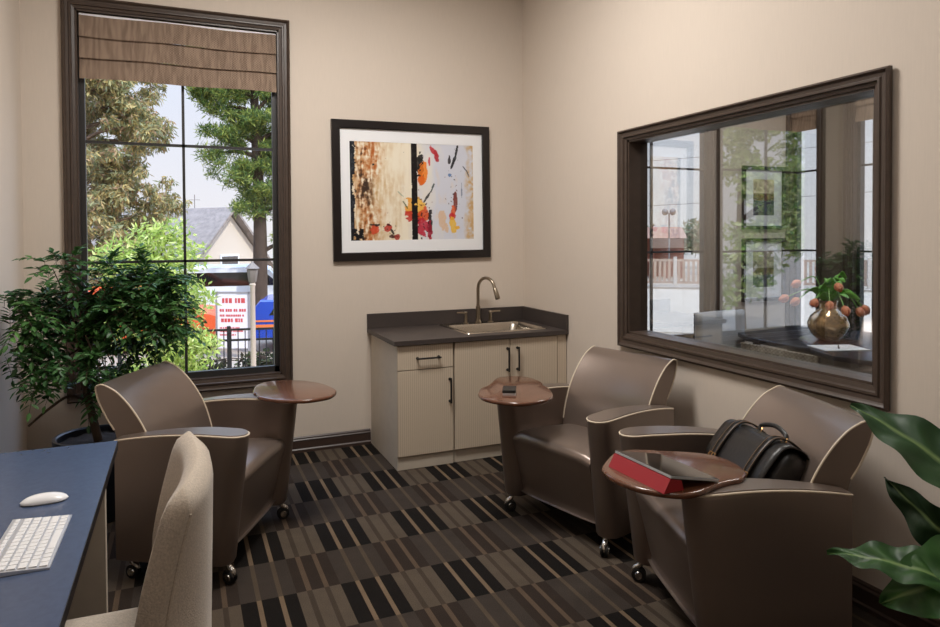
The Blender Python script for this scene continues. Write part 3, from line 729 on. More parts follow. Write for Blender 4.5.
# back: curved slab with rounded top corners (local x forward)
def cbx(z):  # centreline of back
    q = (z - .40) / .54; return -.262 - .012 * q
HW = .295; rows = []
nz_ = 22; nv = 14
zs = [.34 + (.965 - .34) * k / nz_ for k in range(nz_ + 1)]
ring_rows = []
for z in zs:
    top = max(0, (z - .885) / .08); hw = HW * (1 - .14 * (1 - math.sqrt(max(0, 1 - min(1, top) ** 2.2)))) * (1 - .02 * max(0, (z - .5)))
    th = .038 * math.sqrt(max(.02, 1 - max(0, (z - .915) / .0502) ** 2)); r_ = []
    n = 36
    for j in range(n):
        a = 2 * pi * j / n; ex = .28
        cx_ = math.copysign(abs(cos(a)) ** .9, cos(a)); sy_ = math.copysign(abs(sin(a)) ** ex, sin(a)); cxx = math.copysign(abs(cos(a)) ** .5, cos(a))
        y = hw * cxx * (1 if True else 0); x = th * sy_
        # slight wrap of the back
        r_.append((cbx(z) + x + .11 * (y / HW) ** 2 * min(1, max(0, (z - .40) / .15)) * (1 - .60 * min(1, max(0, (z - .64) / .30)) ** 1.3), y, z))
    ring_rows.append(r_)
m = MB(); m.grid(ring_rows, close=True); m.f.append(tuple(range(36))); m.f.append(tuple(nz_ * 36 + j for j in range(36)))
bk = mk('backrest', m, OATMEAL, pc, smooth=60)
m = MB(); seam = []
for k, r_ in enumerate(ring_rows):
    seam.append(r_[33])
for sg in (1, -1):
    m = MB(); m.tube([Vector((p[0], sg * p[1], p[2])) for p in seam[:21]], .0045, 6); mk('seam', m, OATMEAL, bk)
m = MB(); bm = bmesh.new(); bmesh.ops.create_cube(bm, size=1); bmesh.ops.subdivide_edges(bm, edges=bm.edges[:], cuts=6, use_grid_fill=True)
for q in bm.verts:
    w_, d_, h_, r0 = .53, .52, .14, .05; p = Vector((q.co.x * d_, q.co.y * w_, q.co.z * h_)); c = Vector([max(-(s / 2 - r0), min(s / 2 - r0, v)) for v, s in zip(p, (d_, w_, h_))])
    e = p - c; p = c + e.normalized() * r0 if e.length > 1e-6 else p
    if q.co.z > .3: p.z += .015 * (1 - (2 * q.co.x) ** 2) * (1 - (2 * q.co.y) ** 2)
    q.co = p + Vector((.015, 0, .40))
m.bm(bm); mk('seat', m, OATMEAL, pc, smooth=70)
for lx, ly in ((.22, .22), (.22, -.22), (-.24, .22), (-.24, -.22)):
    m = MB(); m.tube([(lx, ly, .345), (lx + (.01 if lx > 0 else -.03), ly, 0)], [.024, .016], 4); mk('leg', m, BASEB, pc, smooth=0)

# ================================================================ POTTED TREE
pt = thing('potted_tree', 'leafy green potted tree in a dark pot in the corner by the tall window', 'plant', (-3.04, -.70, 0))
m = MB(); m.lathe([(.14, 0), (.15, .01), (.20, .43), (.212, .435), (.212, .46), (.198, .462), (.190, .455), (.188, .40), (.02, .40)], 40); mk('pot', m, POT, pt)
m = MB(); rows = []
for i in range(9):
    r_ = .188 * i / 8; rows.append([(r_ * cos(2 * pi * j / 28), r_ * sin(2 * pi * j / 28), .425 + .012 * noise.noise(Vector((r_ * 20 * cos(2 * pi * j / 28), r_ * 20 * sin(2 * pi * j / 28), 0)))) for j in range(28)])
m.grid(rows, close=True); mk('soil', m, SOIL, pt)
m = MB()
trunk = bez([(.01, .0, .42), (-.015, .0, .55), (-.045, -.02, .72), (-.06, -.03, .92), (-.03, -.02, 1.12), (-.02, 0, 1.25)], 30, closed=False)
m.tube(trunk, [.024 - .014 * i / (len(trunk) - 1) for i in range(len(trunk))], 10)
tips = []
def branch(p0, p1, r0, sag=.03):
    mid = (Vector(p0) + Vector(p1)) / 2 + Vector((rnd.uniform(-.03, .03), rnd.uniform(-.03, .03), sag)); pts = bez([p0, mid, p1], 12, closed=False)
    m.tube(pts, [r0 * (1 - .75 * i / (len(pts) - 1)) for i in range(len(pts))], 6)
    return pts
m2 = MB(); leafc = []
def leaflet(mb, cols, p, d, n_, L, W, c):
    d = d.normalized(); s_ = d.cross(n_)
    if s_.length < 1e-4: s_ = Vector((1, 0, 0))
    s_.normalize(); n2 = s_.cross(d)
    v = [p, p + d * L * .35 + s_ * W * .5 + n2 * W * .15, p + d * L * .72 + s_ * W * .36, p + d * L - n2 * L * .08, p + d * L * .72 - s_ * W * .36, p + d * L * .35 - s_ * W * .5 + n2 * W * .15, p + d * L * .4 - n2 * W * .05]
    mb.add(v, [(0, 1, 6), (1, 2, 6), (2, 3, 6), (3, 4, 6), (4, 5, 6), (5, 0, 6)]); cols += [c] * 7
def rv(): 
    while True:
        v = Vector((rnd.uniform(-1, 1), rnd.uniform(-1, 1), rnd.uniform(-1, 1)))
        if .05 < v.length < 1: return v.normalized()
def spray(p, d, L, n=11, sc=1.0):
    g = rnd.random(); base = mixc((46, 88, 46), (98, 146, 74), g)
    d = d.normalized(); dn = Vector((0, 0, -1)); pts = [p + d * L * t + dn * (L * .35 * t * t) for t in [i / 6 for i in range(7)]]
    m.tube(pts, .0012, 3)
    for k in range(n):
        t = .15 + .85 * (k // 2 * 2 + 1) / n; q = p + d * L * t + dn * (L * .35 * t * t); tang = (d + dn * .7 * t).normalized()
        side = tang.cross(Vector((0, 0, 1))); side = side.normalized() if side.length > .1 else Vector((1, 0, 0))
        dirn = tang if k == n - 1 else (side * (1 if k % 2 else -1) * .9 + tang * .6 + rv() * .25)
        leaflet(m2, leafc, q, dirn, (Vector((0, 0, 1)) + rv() * .45).normalized(), sc * rnd.uniform(.040, .060), sc * rnd.uniform(.018, .027), lin(mixc(base, (28, 52, 30), rnd.random() * .5)))
clus = []
for i in range(58):
    # crown lobes: left mass, right mass in front of the window, lower skirt
    lobe = rnd.choice([(-.22, -.05, 1.02, .24, .26, .25), (-.16, .0, 1.16, .25, .26, .16), (.20, -.02, 1.10, .25, .26, .25), (.14, .05, 1.20, .26, .24, .18), (-.02, -.08, .90, .28, .24, .19), (.28, .06, 1.05, .18, .2, .22), (.26, .02, 1.18, .18, .2, .18)])
    v = rv() * rnd.uniform(.35, 1) ** .5; clus.append(Vector((lobe[0] + v.x * lobe[3], lobe[1] + v.y * lobe[4], lobe[2] + v.z * lobe[5])))
clus += [Vector(p) for p in ((-.12, -.05, 1.40), (-.18, -.1, 1.39), (.44, .05, 1.30), (.40, .0, 1.16), (.40, -.03, 1.02), (.05, 0, 1.36), (.22, .02, 1.35), (.32, .02, 1.30), (-.36, -.1, 1.22), (-.38, -.15, 1.12), (-.05, -.05, .74), (-.18, -.1, .78), (-.36, -.12, .92))]
for c in clus:
    c.x = max(-.37, min(.44, c.x))
    if c.x > .1 and c.z < 1.05: c.y = max(c.y, .06); c.y = min(.50, c.y)
    base = trunk[min(len(trunk) - 1, int(len(trunk) * rnd.uniform(.5, 1)) - 0)]
    tp = branch(base, c, .007, .04)
    for k in range(10):
        d = (rv() + Vector((0, 0, .15)) + (c - Vector((0, 0, 1.0))) * .9).normalized()
        st = c + rv() * .05
        if st.x + d.x * .22 < -.40: d.x = abs(d.x)
        spray(st, d, rnd.uniform(.11, .18))
pts = bez([(-.05, -.02, .66), (-.12, -.06, .70), (-.22, -.10, .64), (-.30, -.12, .57)], 14, closed=False); m.tube(pts, [.009 - .003 * i / (len(pts) - 1) for i in range(len(pts))], 7)
mk('trunk', m, BARK, pt, smooth=60)
mk('foliage', m2, LEAF, pt, smooth=0, recalc=False, cols=leafc)['kind'] = 'stuff'

# ================================================================ BROAD-LEAVED PLANT (pot stands just outside the frame)
bp = thing('broadleaf_plant', 'large glossy broad-leaved plant at the right edge by the wall', 'plant', (-.42, -4.05, 0))
m = MB(); m.lathe([(.13, 0), (.14, .01), (.18, .36), (.19, .365), (.19, .39), (.175, .39), (.17, .34), (.01, .34)], 36); mk('pot', m, POT, bp)
m = MB(); m.lathe([(.165, .33), (.16, .345), (.01, .35)], 28); mk('soil', m, SOIL, bp)
def big_leaf(B_, T_, W, up, droop, c1, c2, wav=.012):
    o3 = Vector((-.42, -4.05, 0)); B_ = Vector(B_) - o3; T_ = Vector(T_) - o3; up = Vector(up).normalized(); ax = T_ - B_; L = ax.length; ax.normalize(); sd = ax.cross(up).normalized(); up = sd.cross(ax)
    mb = MB(); cols = []; rows = []; n = 26; k = 8
    for i in range(n + 1):
        t = i / n; wd = W * (sin(pi * min(1, t ** .8)) ** .75) * (1 - .25 * t) if 0 < t < 1 else 0.001
        r_ = []
        for j in range(-k, k + 1):
            s_ = j / k; ph = t * 26 - abs(s_) * 5
            z = droop * 4 * t * (1 - t) + .20 * wd * abs(s_) + wav * abs(s_) * sin(t * 21 + (0 if s_ > 0 else 1.7)) + .0045 * sin(ph) * min(1, abs(s_) * 4) * (1 - abs(s_)) * 2
            r_.append(B_ + ax * (L * t) + sd * (wd * s_) + up * z)
            v = .5 + .5 * sin(ph); f = .0 if abs(s_) < .06 else .25 + .55 * (v > .8) * .6
            cols.append(lin(mixc(mixc(c1, c2, .25 + .3 * v * (1 - abs(s_)) + .2 * N2(t * 6, s_ * 4, L)), (168, 186, 120), .55 if abs(s_) < .05 else 0)))
        rows.append(r_)
    mb.grid(rows); lf = mk('leaf', mb, LEAF, bp, smooth=60, recalc=False, cols=cols)
    st = MB(); root = Vector((rnd.uniform(-.04, .04), rnd.uniform(-.04, .04), .34)); mid = (root + B_) / 2 + Vector((0, 0, .12)); pts = bez([root, mid, B_, B_ + ax * .04], 24, closed=False)
    st.tube(pts, [.009 - .004 * i / (len(pts) - 1) for i in range(len(pts))], 8); mk('stalk', st, STALK, lf)
STALK = mat('green_stalk', (84, 116, 62), .5)
G1, G2 = (30, 56, 32), (62, 98, 52)
big_leaf((-.470, -3.86, .74), (-.559, -3.407, .986), .115, (-.45, -.25, 1), .035, G1, G2)
big_leaf((-.500, -3.86, .56), (-.60, -3.556, .80), .085, (-1, .1, .25), .01, (22, 40, 24), (44, 70, 38))
big_leaf((-.66, -3.86, .60), (-.809, -3.526, .59), .070, (-.35, -.45, 1), .03, G1, (86, 132, 58))
big_leaf((-.60, -3.93, .70), (-.765, -3.665, .495), .115, (-.75, -.45, .75), .025, (40, 72, 38), (92, 142, 66))
big_leaf((-.30, -3.95, .80), (-.15, -3.70, 1.15), .10, (-.6, -.6, .5), .03, G1, G2)

# ================================================================ NEXT ROOM (through the interior window)
tb = thing('meeting_table', 'dark table with curved edge under the tulips, beyond the glass', 'table', (1.9, -1.2, 0))
poly = [(1.50, -.90), (1.62, -.70), (2.36, -.62), (2.60, -.80), (2.60, -2.30), (1.60, -2.30), (1.44, -2.06), (1.37, -1.80), (1.42, -1.62), (1.50, -1.50), (1.47, -1.25)]
m = MB(); m.prism([(x - 1.9, y + 1.2) for x, y in poly], .715, .75, .006); mk('table_top', m, mat('black_lacquer', (40, 40, 46), .25), tb, smooth=30)
for x, y in ((-.28, .3), (.5, .4), (.5, -.9), (-.2, -.9)):
    m = MB(); m.tube([(x, y, 0), (x, y, .715)], .03, 12); mk('leg', m, BLACK, tb)
m = MB(); m.box((-.47, -.42, .22), (-.445, .28, .712), .004); mk('woven_panel', m, CANE, tb, smooth=0)
cr_ = thing('bench', 'grey woven-front bench under the dark table beyond the glass', 'bench', (1.33, -1.12, 0)) if False else None
VX, VY = 1.924, -1.30
va = thing('flower_vase', 'round mottled gold vase on the dark table beyond the glass', 'vase', (VX, VY, .7505))
def mottled():
    m_ = mat('mottled_gold_glaze', (206, 166, 116), .12, metal=.45, coat=.8, noise_amt=.55, noise_scale=26); return m_
m = MB(); m.lathe([(.06, 0), (.075, .004), (.115, .045), (.142, .10), (.144, .13), (.125, .18), (.085, .22), (.062, .24), (.058, .27), (.066, .30), (.070, .305), (.060, .304), (.052, .27), (.05, .24), (.01, .10)], 40); mk('body', m, mottled(), va)
PET = mat('coral_petal', (240, 150, 112), .5, noise_amt=.2, noise_scale=30, stretch=(4, 4, 1)); TLEAF = mat('tulip_leaf', (128, 190, 84), .4, noise_amt=.15, noise_scale=20, stretch=(8, 8, 1)); TSTEM = mat('tulip_stem', (130, 176, 90), .5)
rx2 = Vector((.920, -.391, 0)); tow = Vector((-.39, -.92, 0))
heads = [(-.225, .10, .445, .0), (-.325, .12, .335, .02), (-.26, .13, .32, .05), (-.155, .14, .318, .10), (-.085, .14, .305, .16), (0, .14, .275, .2), (.0, .03, .435, .1), (.18, .10, .25, .06), (.235, .12, .262, .02), (.255, .05, .25, -.02)]
for k, (a, b, z, c) in enumerate(heads):
    p = rx2 * a + tow * (c + .02); tip = Vector((p.x, p.y, z)); base = Vector((0, 0, .26)) + rv() * .02; base.z = .26
    ctrl = Vector((p.x * .45, p.y * .45, max(z, .36) + .03)); pts = bez([base, ctrl, tip], 16, closed=False)
    tu = thing('tulip', f'x', 'flower', (VX, VY, .7505), group='coral tulips in the gold vase')
    m = MB(); m.tube(pts, .0045, 8); mk('stem', m, TSTEM, tu)
    d = (pts[-1] - pts[-3]).normalized(); qm = Matrix.Translation(tip - d * .005) @ d.to_track_quat('Z', 'Y').to_matrix().to_4x4()
    m = MB()
    for pi_ in range(6):
        a0 = 2 * pi * pi_ / 6; rows = []; ro = 1.0 if pi_ % 2 else .86
        for i in range(8):
            t = i / 7; rad = ro * (.005 + .027 * sin(pi * min(1, t * .85 + .06)) ** .8); hw = .62 * sin(pi * min(.97, .12 + t * .86)) ** .6
            rows.append([qm @ Vector((rad * cos(a0 + hw * s_), rad * sin(a0 + hw * s_), .078 * t)) for s_ in (-1, -.5, 0, .5, 1)])
        m.grid(rows)
    mk('bloom', m, PET, tu, smooth=60)
    pos = ['highest coral tulip, at the upper left of the vase', 'leftmost coral tulip of the bunch', 'coral tulip second from the left, leaning low', 'coral tulip left of the vase neck', 'coral tulip against the left side of the vase neck', 'coral tulip hanging in front of the vase neck', 'coral tulip upright above the vase neck', 'left one of the three coral tulips drooping right', 'middle one of the three coral tulips drooping right', 'rightmost coral tulip of the bunch'][k]
    tu['label'] = pos
lv = thing('tulip_leaves', 'long green tulip leaves spilling over the gold vase', 'leaves', (VX, VY, .7505))
for a, c, z, wd in ((-.22, .05, .36, .030), (-.12, .10, .40, .034), (.10, .05, .44, .034), (.17, .06, .34, .034), (.19, .10, .31, .03), (.05, .1, .42, .03), (-.05, .08, .44, .03), (.14, 0, .47, .028), (-.17, .12, .30, .03), (.08, .14, .33, .03)):
    p = rx2 * a + tow * c; tip = Vector((p.x, p.y, z)); pts = bez([Vector((0, 0, .27)), Vector((p.x * .5, p.y * .5, max(.36, z + .03))), tip], 14, closed=False); rows = []
    for i, q in enumerate(pts):
        t = i / (len(pts) - 1); s_ = (rx2 * .4 + tow * .5 + Vector((0, 0, .5))).normalized() if abs(a) > .1 else rx2
        hw = wd * sin(pi * (.1 + .9 * t)) ** .8; rows.append([q - s_ * hw, q - Vector((0, 0, hw * .3)), q + s_ * hw])
    m = MB(); m.grid(rows); b = mk('leaf', m, TLEAF, lv, smooth=60); q = b.modifiers.new('t', 'SOLIDIFY'); q.thickness = .0015
pa = thing('notepad', 'white notepad in front of the vase beyond the glass', 'notepad', (1.66, -1.60, .7505), R(-20))
m = MB(); m.box((-.16, -.12, 0), (.16, .12, .006)); mk('sheet', m, MATB, pa, smooth=0)
pn = thing('pen', 'dark pen lying on the white notepad', 'pen', (1.66, -1.60, .7618), R(40)); m = MB(); m.tube([(-.07, 0, 0), (-.065, 0, 0), (.06, 0, 0), (.072, 0, 0)], [.003, .005, .005, .001], 10); mk('barrel', m, BLACK, pn)
oc = thing('office_chair', 'pale grey office chair with black shell seen through the interior window', 'chair', (1.42, -.52, 0), R(8))
m = MB()
def oback(off): return [[(-.27 + .54 * i / 12, -.17 + off + .03 * ((i / 6 - 1) ** 2) * -1 + .10 * (k / 8) * 0, .50 + .43 * k / 8) for i in range(13)] for k in range(9)]
m.grid(oback(0)); b = mk('backrest', m, mat('pale_grey_leather', (196, 198, 202), .4), oc, smooth=60); q = b.modifiers.new('t', 'SOLIDIFY'); q.thickness = .05
m = MB(); m.grid(oback(.045)); b2 = mk('shell', m, BLACK, b, smooth=60); q = b2.modifiers.new('t', 'SOLIDIFY'); q.thickness = .02
m = MB(); m.box((-.26, -.10, .42), (.26, .40, .50), .03); mk('seat', m, mat('grey_seat', (150, 150, 154), .5), oc)
m = MB(); m.tube([(0, .12, .42), (0, .12, .06)], .025, 12)
for k in range(5): a = 2 * pi * k / 5; m.tube([(0, .12, .09), (.28 * cos(a), .12 + .28 * sin(a), .05)], [.02, .014], 8); m.tube([(.28 * cos(a), .12 + .28 * sin(a), .05), (.28 * cos(a), .12 + .28 * sin(a), 0)], .02, 8)
mk('star_base', m, CHROME, oc)

# ================================================================ OUTDOORS
GZ = -1.1
m = MB(); m.box((-60, .6, GZ - .3), (90, 110, GZ)); gr = struct('ground', m, mat('dry_ground', (160, 144, 126), .95, noise_amt=.1, noise_scale=.6), 'pale ground outside the building', 'ground')
m = MB(); m.box((XR + .4, -40, GZ - .3), (90, .6, GZ)); struct('ground', m, mat('pale_paving', (162, 150, 136), .95), 'pale paving beside the building', 'ground')
CF = Vector((-2.5908, -4.9767, 1.55)); F2 = Vector((.391, .920, 0)); R2 = Vector((.920, -.391, 0))
def at(d, px): v = CF + F2 * d + R2 * (d * (px - 470) / 679.15); return (v.x, v.y)   # a spot at distance d on the ground

def leaf_cloud(mb, cols, c, rad, n, L, W, pal, droop=0., flat=1.0):
    for _ in range(n):
        v = rv() * rnd.random() ** .4; p = Vector(c) + Vector((v.x * rad[0], v.y * rad[1], v.z * rad[2]))
        d = (rv() + Vector((0, 0, -droop))).normalized(); nn_ = (rv() + Vector((0, 0, .6))).normalized(); s_ = d.cross(nn_)
        if s_.length < .1: continue
        s_.normalize(); l = L * rnd.uniform(.7, 1.3); w_ = W * rnd.uniform(.7, 1.3)
        k = len(mb.v); mb.v += [tuple(p), tuple(p + d * l * .5 + s_ * w_ * .5), tuple(p + d * l), tuple(p + d * l * .5 - s_ * w_ * .5)]; mb.f.append((k, k + 1, k + 2, k + 3))
        cc = lin(mixc(rnd.choice(pal), rnd.choice(pal), rnd.random())); cols += [cc] * 4
def tree(name, label, xy, trunk_pts, trunk_r, clouds, n, L, W, pal, droop, bark=GREYBARK, limbs=True, tufts=0):
    t = thing(name, label, 'tree', (*xy, GZ)); m = MB(); P = bez(trunk_pts, 24, closed=False)
    m.tube(P, [trunk_r * (1 - .7 * i / (len(P) - 1)) for i in range(len(P))], 10)
    f = MB(); cols = []; tot = sum(c[3] * c[4] * c[5] for c in clouds)
    for c in clouds:
        if limbs:
            z = max(.5, c[2] - c[5] * .6); b = min(P, key=lambda q: abs(q.z - z)); e = Vector(c[:3]); m.tube(bez([b, (b + e) / 2 + Vector((0, 0, .1)), e], 8, closed=False), [trunk_r * .35 * (1 - .8 * j / 8) for j in range(len(bez([b, (b + e) / 2, e], 8, closed=False)))], 6)
        nn = int(n * (c[3] * c[4] * c[5]) ** .72 / sum((k[3] * k[4] * k[5]) ** .72 for k in clouds))
        if not tufts: leaf_cloud(f, cols, c[:3], c[3:6], nn, L, W, pal, droop)
        for _ in range(tufts):
            v = rv() * rnd.random() ** .35; leaf_cloud(f, cols, (c[0] + v.x * c[3], c[1] + v.y * c[4], c[2] + v.z * c[5]), (.26, .26, .20), nn // tufts, L, W, pal, droop)
    mk('trunk', m, bark, t, smooth=60); q = mk('foliage', f, OUTLEAF, t, smooth=0, recalc=False, cols=cols); q['kind'] = 'stuff'
    return t
# eucalyptus, left pane
cl = []
for i in range(60):
    z = 1.4 + 8.3 * (i + rnd.random()) / 60; h_ = (z - 1.4) / 8.3; rr_ = 2.25 * (1 - .35 * h_); a = i * 2.4 + rnd.uniform(-.5, .5); q = (.25 + .75 * rnd.random()) * rr_
    cl.append((cos(a) * q, sin(a) * q * .8, z, .85, .8, .75))
tree('eucalyptus_tree', 'tall drooping eucalyptus with bronze and olive leaves in the left pane', at(19, 80), [(0, 0, 0), (.1, 0, 3), (-.2, 0, 6), (.1, 0, 9.5)], .22, cl, 80000, .20, .05, [(160, 150, 98), (206, 180, 118), (126, 134, 92), (186, 150, 122), (220, 202, 140), (146, 154, 116), (156, 162, 128)], .8, tufts=14)
# pine, right pane
cl = [(.2, 0, 9.0, 1.1, .8, .55), (-.9, 0, 8.3, .9, .7, .35), (-1.8, 0, 7.7, .6, .5, .22), (-1.2, 0, 7.2, .5, .5, .25), (-.7, 0, 6.6, .7, .5, .3), (-1.0, 0, 5.2, .5, .4, .22), (.9, 0, 8.2, 1.0, .8, .6), (-.5, 0, 7.3, 1.1, .7, .5), (.8, 0, 7.1, 1.2, .8, .6), (-1.3, 0, 7.0, .6, .5, .25), (.2, 0, 6.3, 1.1, .8, .5), (1.1, 0, 6.0, 1.0, .8, .6), (-.7, 0, 5.8, .7, .6, .3), (.3, 0, 5.2, 1.1, .8, .5), (1.2, 0, 5.0, 1.0, .8, .6), (-.4, 0, 4.6, .9, .6, .35), (.6, 0, 4.1, 1.0, .7, .45), (1.3, 0, 3.7, .8, .7, .5), (0, 0, 3.6, .6, .5, .3), (1.5, 0, 2.6, .7, .6, .6), (.1, 0, 9.9, .9, .7, .5)]
tree('pine_tree', 'tall open pine with clustered green needles in the right pane', at(21, 250), [(.25, 0, 0), (.3, 0, 3), (.2, 0, 6), (.1, 0, 10)], .26, cl, 60000, .20, .032, [(108, 134, 66), (158, 172, 84), (78, 104, 58), (186, 190, 98), (96, 122, 76)], -.2, BARK, tufts=16)
# feathery bright shrub behind the panes' middle
cl = [(0, 0, 2.2, .5, .4, .35), (.35, 0, 2.4, .45, .4, .3), (-.35, 0, 2.35, .4, .35, .3), (.1, 0, 1.75, .6, .5, .35), (.5, 0, 1.8, .4, .4, .35), (.25, 0, 1.2, .6, .5, .35), (.55, 0, 1.05, .4, .4, .3), (-.3, 0, 1.5, .45, .4, .4), (.1, 0, .6, .6, .5, .4), (.35, 0, 2.75, .25, .2, .2), (0, 0, 2.7, .25, .2, .2), (.62, 0, .6, .3, .3, .25)]
tree('feathery_shrub', 'bright lime green feathery shrub in the middle of the tall window', at(9.6, 148), [(0, 0, 0), (.05, 0, 1), (.1, 0, 2.2)], .05, cl, 7500, .12, .032, [(176, 196, 96), (206, 216, 122), (140, 168, 80), (222, 226, 150)], .1, BARK)
cl = [(rnd.uniform(-1.6, 1.6), 0, rnd.uniform(.1, .25), .5, .35, .25) for _ in range(9)]
tree('low_hedge', 'dark low hedge behind the black fence, below the lime shrub', at(12.7, 200), [(0, 0, 0), (0, 0, .3)], .05, cl[:6], 2600, .12, .06, [(58, 66, 44), (84, 86, 56), (70, 56, 50)], 0, BARK)

# trees west of the building; the photo shows them mirrored in the interior window's glass
for k, (x, y, lab) in enumerate(((-7.6, 5.4, 'bright green tree whose mirror image shows left in the interior window glass'), (-10.5, 6.2, 'yellow-green tree whose mirror image shows right in the interior window glass'))):
    cl = [(rnd.uniform(-1.1, 1.1), rnd.uniform(-1.1, 1.1), rnd.uniform(1.8, 6.5), .75, .75, .7) for _ in range(20)]
    tree('broadleaf_tree', lab, (x, y), [(0, 0, 0), (.1, 0, 2), (0, 0, 6)], .13, cl, 12000, .16, .07, [(150, 176, 90), (196, 208, 130), (96, 130, 70), (214, 216, 160)], .2, BARK, tufts=10)

# black iron fence with pickets
fA = Vector((*at(11.0, 60), GZ)); fB = Vector((*at(12.0, 330), GZ)); fl_ = fB - fA; fn = fl_.normalized()
fe = thing('iron_fence', 'black iron picket fence outside the tall window', 'fence', fA)
n_post = 6
for k in range(n_post):
    p = fl_ * (k / (n_post - 1)); m = MB(); m.box((p.x - .03, p.y - .03, 0), (p.x + .03, p.y + .03, 1.14), .004); mk('post', m, BLACK, fe, smooth=0)
m = MB(); up_ = Vector((0, 0, 1)); M4 = Matrix.Identity(4); sd_ = up_.cross(fn)
for i in range(3):
    M4[i][0] = fn[i]; M4[i][1] = sd_[i]; M4[i][2] = up_[i]
for z in (.12, .88, 1.06): m.box((0, -.018, z), (fl_.length, .018, z + .035), 0, M4)
nb = int(fl_.length / .115)
for k in range(nb): x = (k + .5) * fl_.length / nb; m.box((x - .008, -.008, .1), (x + .008, .008, 1.07), 0, M4)
mk('picket_panel', m, BLACK, fe, smooth=0)

lp = thing('lamp_post', 'slim pale lamp post with lantern outside the tall window', 'lamp post', (*at(10.4, 252), GZ))
PALE = mat('pale_stone_paint', (196, 176, 156), .7)
m = MB(); m.lathe([(.09, 0), (.09, .12), (.05, .16), (.042, .3), (.036, 1.9), (.05, 1.93), (.03, 1.97)], 14); mk('pole', m, PALE, lp)
m = MB(); m.lathe([(.04, 1.96), (.06, 1.98), (.085, 2.16), (.07, 2.17), (.11, 2.18), (.02, 2.27), (.012, 2.33)], 6); mk('lantern', m, mat('weathered_lantern', (128, 116, 106), .5), lp)

# gabled house
hx, hy = at(27, 229)
ho = thing('house', 'cream house with grey shingled gable roof beyond the fence', 'house', (hx, hy, GZ), R(-48))
m = MB(); w2, l2, eh, rh = 4.2, 9.0, 1.5, 3.75
vs = [(0, -w2 / 2, 0), (0, w2 / 2, 0), (0, w2 / 2, eh), (0, 0, rh - .1), (0, -w2 / 2, eh)]; vs += [(-l2, y, z) for _, y, z in vs]
m.add(vs, [(0, 1, 2, 3, 4), (5, 6, 7, 8, 9), (0, 1, 6, 5), (1, 2, 7, 6), (4, 0, 5, 9), (2, 3, 8, 7), (3, 4, 9, 8)]); mk('walls', m, CREAM, ho, smooth=0)
m = MB()
for sg in (-1, 1):
    a = [(.35, 0, rh), (.35, sg * (w2 / 2 + .4), eh - .36), (-l2 - .3, sg * (w2 / 2 + .4), eh - .36), (-l2 - .3, 0, rh)]; m.add(a + [(x, y, z + .12) for x, y, z in a], [(0, 1, 2, 3), (4, 5, 6, 7), (0, 1, 5, 4), (1, 2, 6, 5), (2, 3, 7, 6), (3, 0, 4, 7)])
mk('roof', m, ROOF, ho, smooth=0)
m = MB(); m.box((0, -.5, .9), (.04, .5, 2.0)); wn = mk('window', m, MATB, ho, smooth=0)
m = MB(); m.box((.03, -.42, .98), (.05, .42, 1.92)); mk('pane', m, mat('dark_pane', (90, 84, 80), .2), wn, smooth=0)
# parked vehicles and sign behind the fence
def vehicle(name, label, xy, rz, L, W, Hh, hood, body_m, group=None):
    t = thing(name, label, 'vehicle', (*xy, GZ), rz)
    pr = [(-L / 2, .35), (L / 2, .35), (L / 2, hood * .95), (L / 2 - .15, hood), (L / 2 - 1.0, hood + .1), (L / 2 - 1.5, Hh - .1), (L / 2 - 1.8, Hh), (-L / 2 + .2, Hh), (-L / 2, Hh - .25)]
    m = MB(); n = len(pr); vs = []
    for y, ins in ((-W / 2, .04), (-W / 2 + .06, 0), (W / 2 - .06, 0), (W / 2, .04)): vs += [(x * (1 - ins * .1), y, z - (ins if z > 1 else 0)) for x, z in pr]
    fs = [tuple(range(n)), tuple(3 * n + j for j in range(n))]
    for k in range(3): fs += [(k * n + j, k * n + (j + 1) % n, (k + 1) * n + (j + 1) % n, (k + 1) * n + j) for j in range(n)]
    m.add(vs, fs); mk('body', m, body_m, t, smooth=30)
    m = MB()
    for sg in (-1, 1): m.add([(L / 2 - 1.15, sg * (W / 2 + .005), hood + .12), (L / 2 - 1.65, sg * (W / 2 + .005), Hh - .2), (-L / 2 + .5, sg * (W / 2 + .005), Hh - .2), (-L / 2 + .4, sg * (W / 2 + .005), hood + .12)], [(0, 1, 2, 3)])
    m.add([(L / 2 - 1.0, -W / 2 + .15, hood + .13), (L / 2 - 1.0, W / 2 - .15, hood + .13), (L / 2 - 1.48, W / 2 - .2, Hh - .12), (L / 2 - 1.48, -W / 2 + .2, Hh - .12)], [(0, 1, 2, 3)])
    mk('windows', m, SCREEN, t, smooth=0)
    for x in (L / 2 - .8, -L / 2 + .8):
        for y in (-W / 2 + .1, W / 2 - .1):
            m = MB(); m.lathe([(.2, -.1), (.33, -.1), (.35, -.07), (.35, .07), (.33, .1), (.2, .1)], 24, (x, y, .35), 'y'); mk('wheel', m, RUBBER, t)
    return t
VW = mat('white_van_paint', (238, 238, 240), .3); VB = mat('blue_car_paint', (36, 70, 168), .25, coat=.6); VO = mat('orange_paint', (226, 92, 44), .4); VR = mat('red_paint', (198, 36, 40), .35)
vehicle('van', 'white van parked behind the black fence', at(22.5, 232), R(-8), 5.4, 1.9, 1.75, 1.0, VW)
vehicle('car', 'blue car with coloured stripes behind the lamp post', at(16.6, 328), R(-14), 3.4, 1.7, 1.22, .75, VB)
tr = vehicle('truck', 'orange and white truck glimpsed through the potted tree', at(16.2, 150), R(-15), 3.4, 1.8, 1.5, .9, VO)
sb = thing('sign_board', 'white sign board with rows of red writing behind the fence', 'sign', (*at(15.0, 232), GZ), R(-25)); sb.scale = (.72, .72, .68)
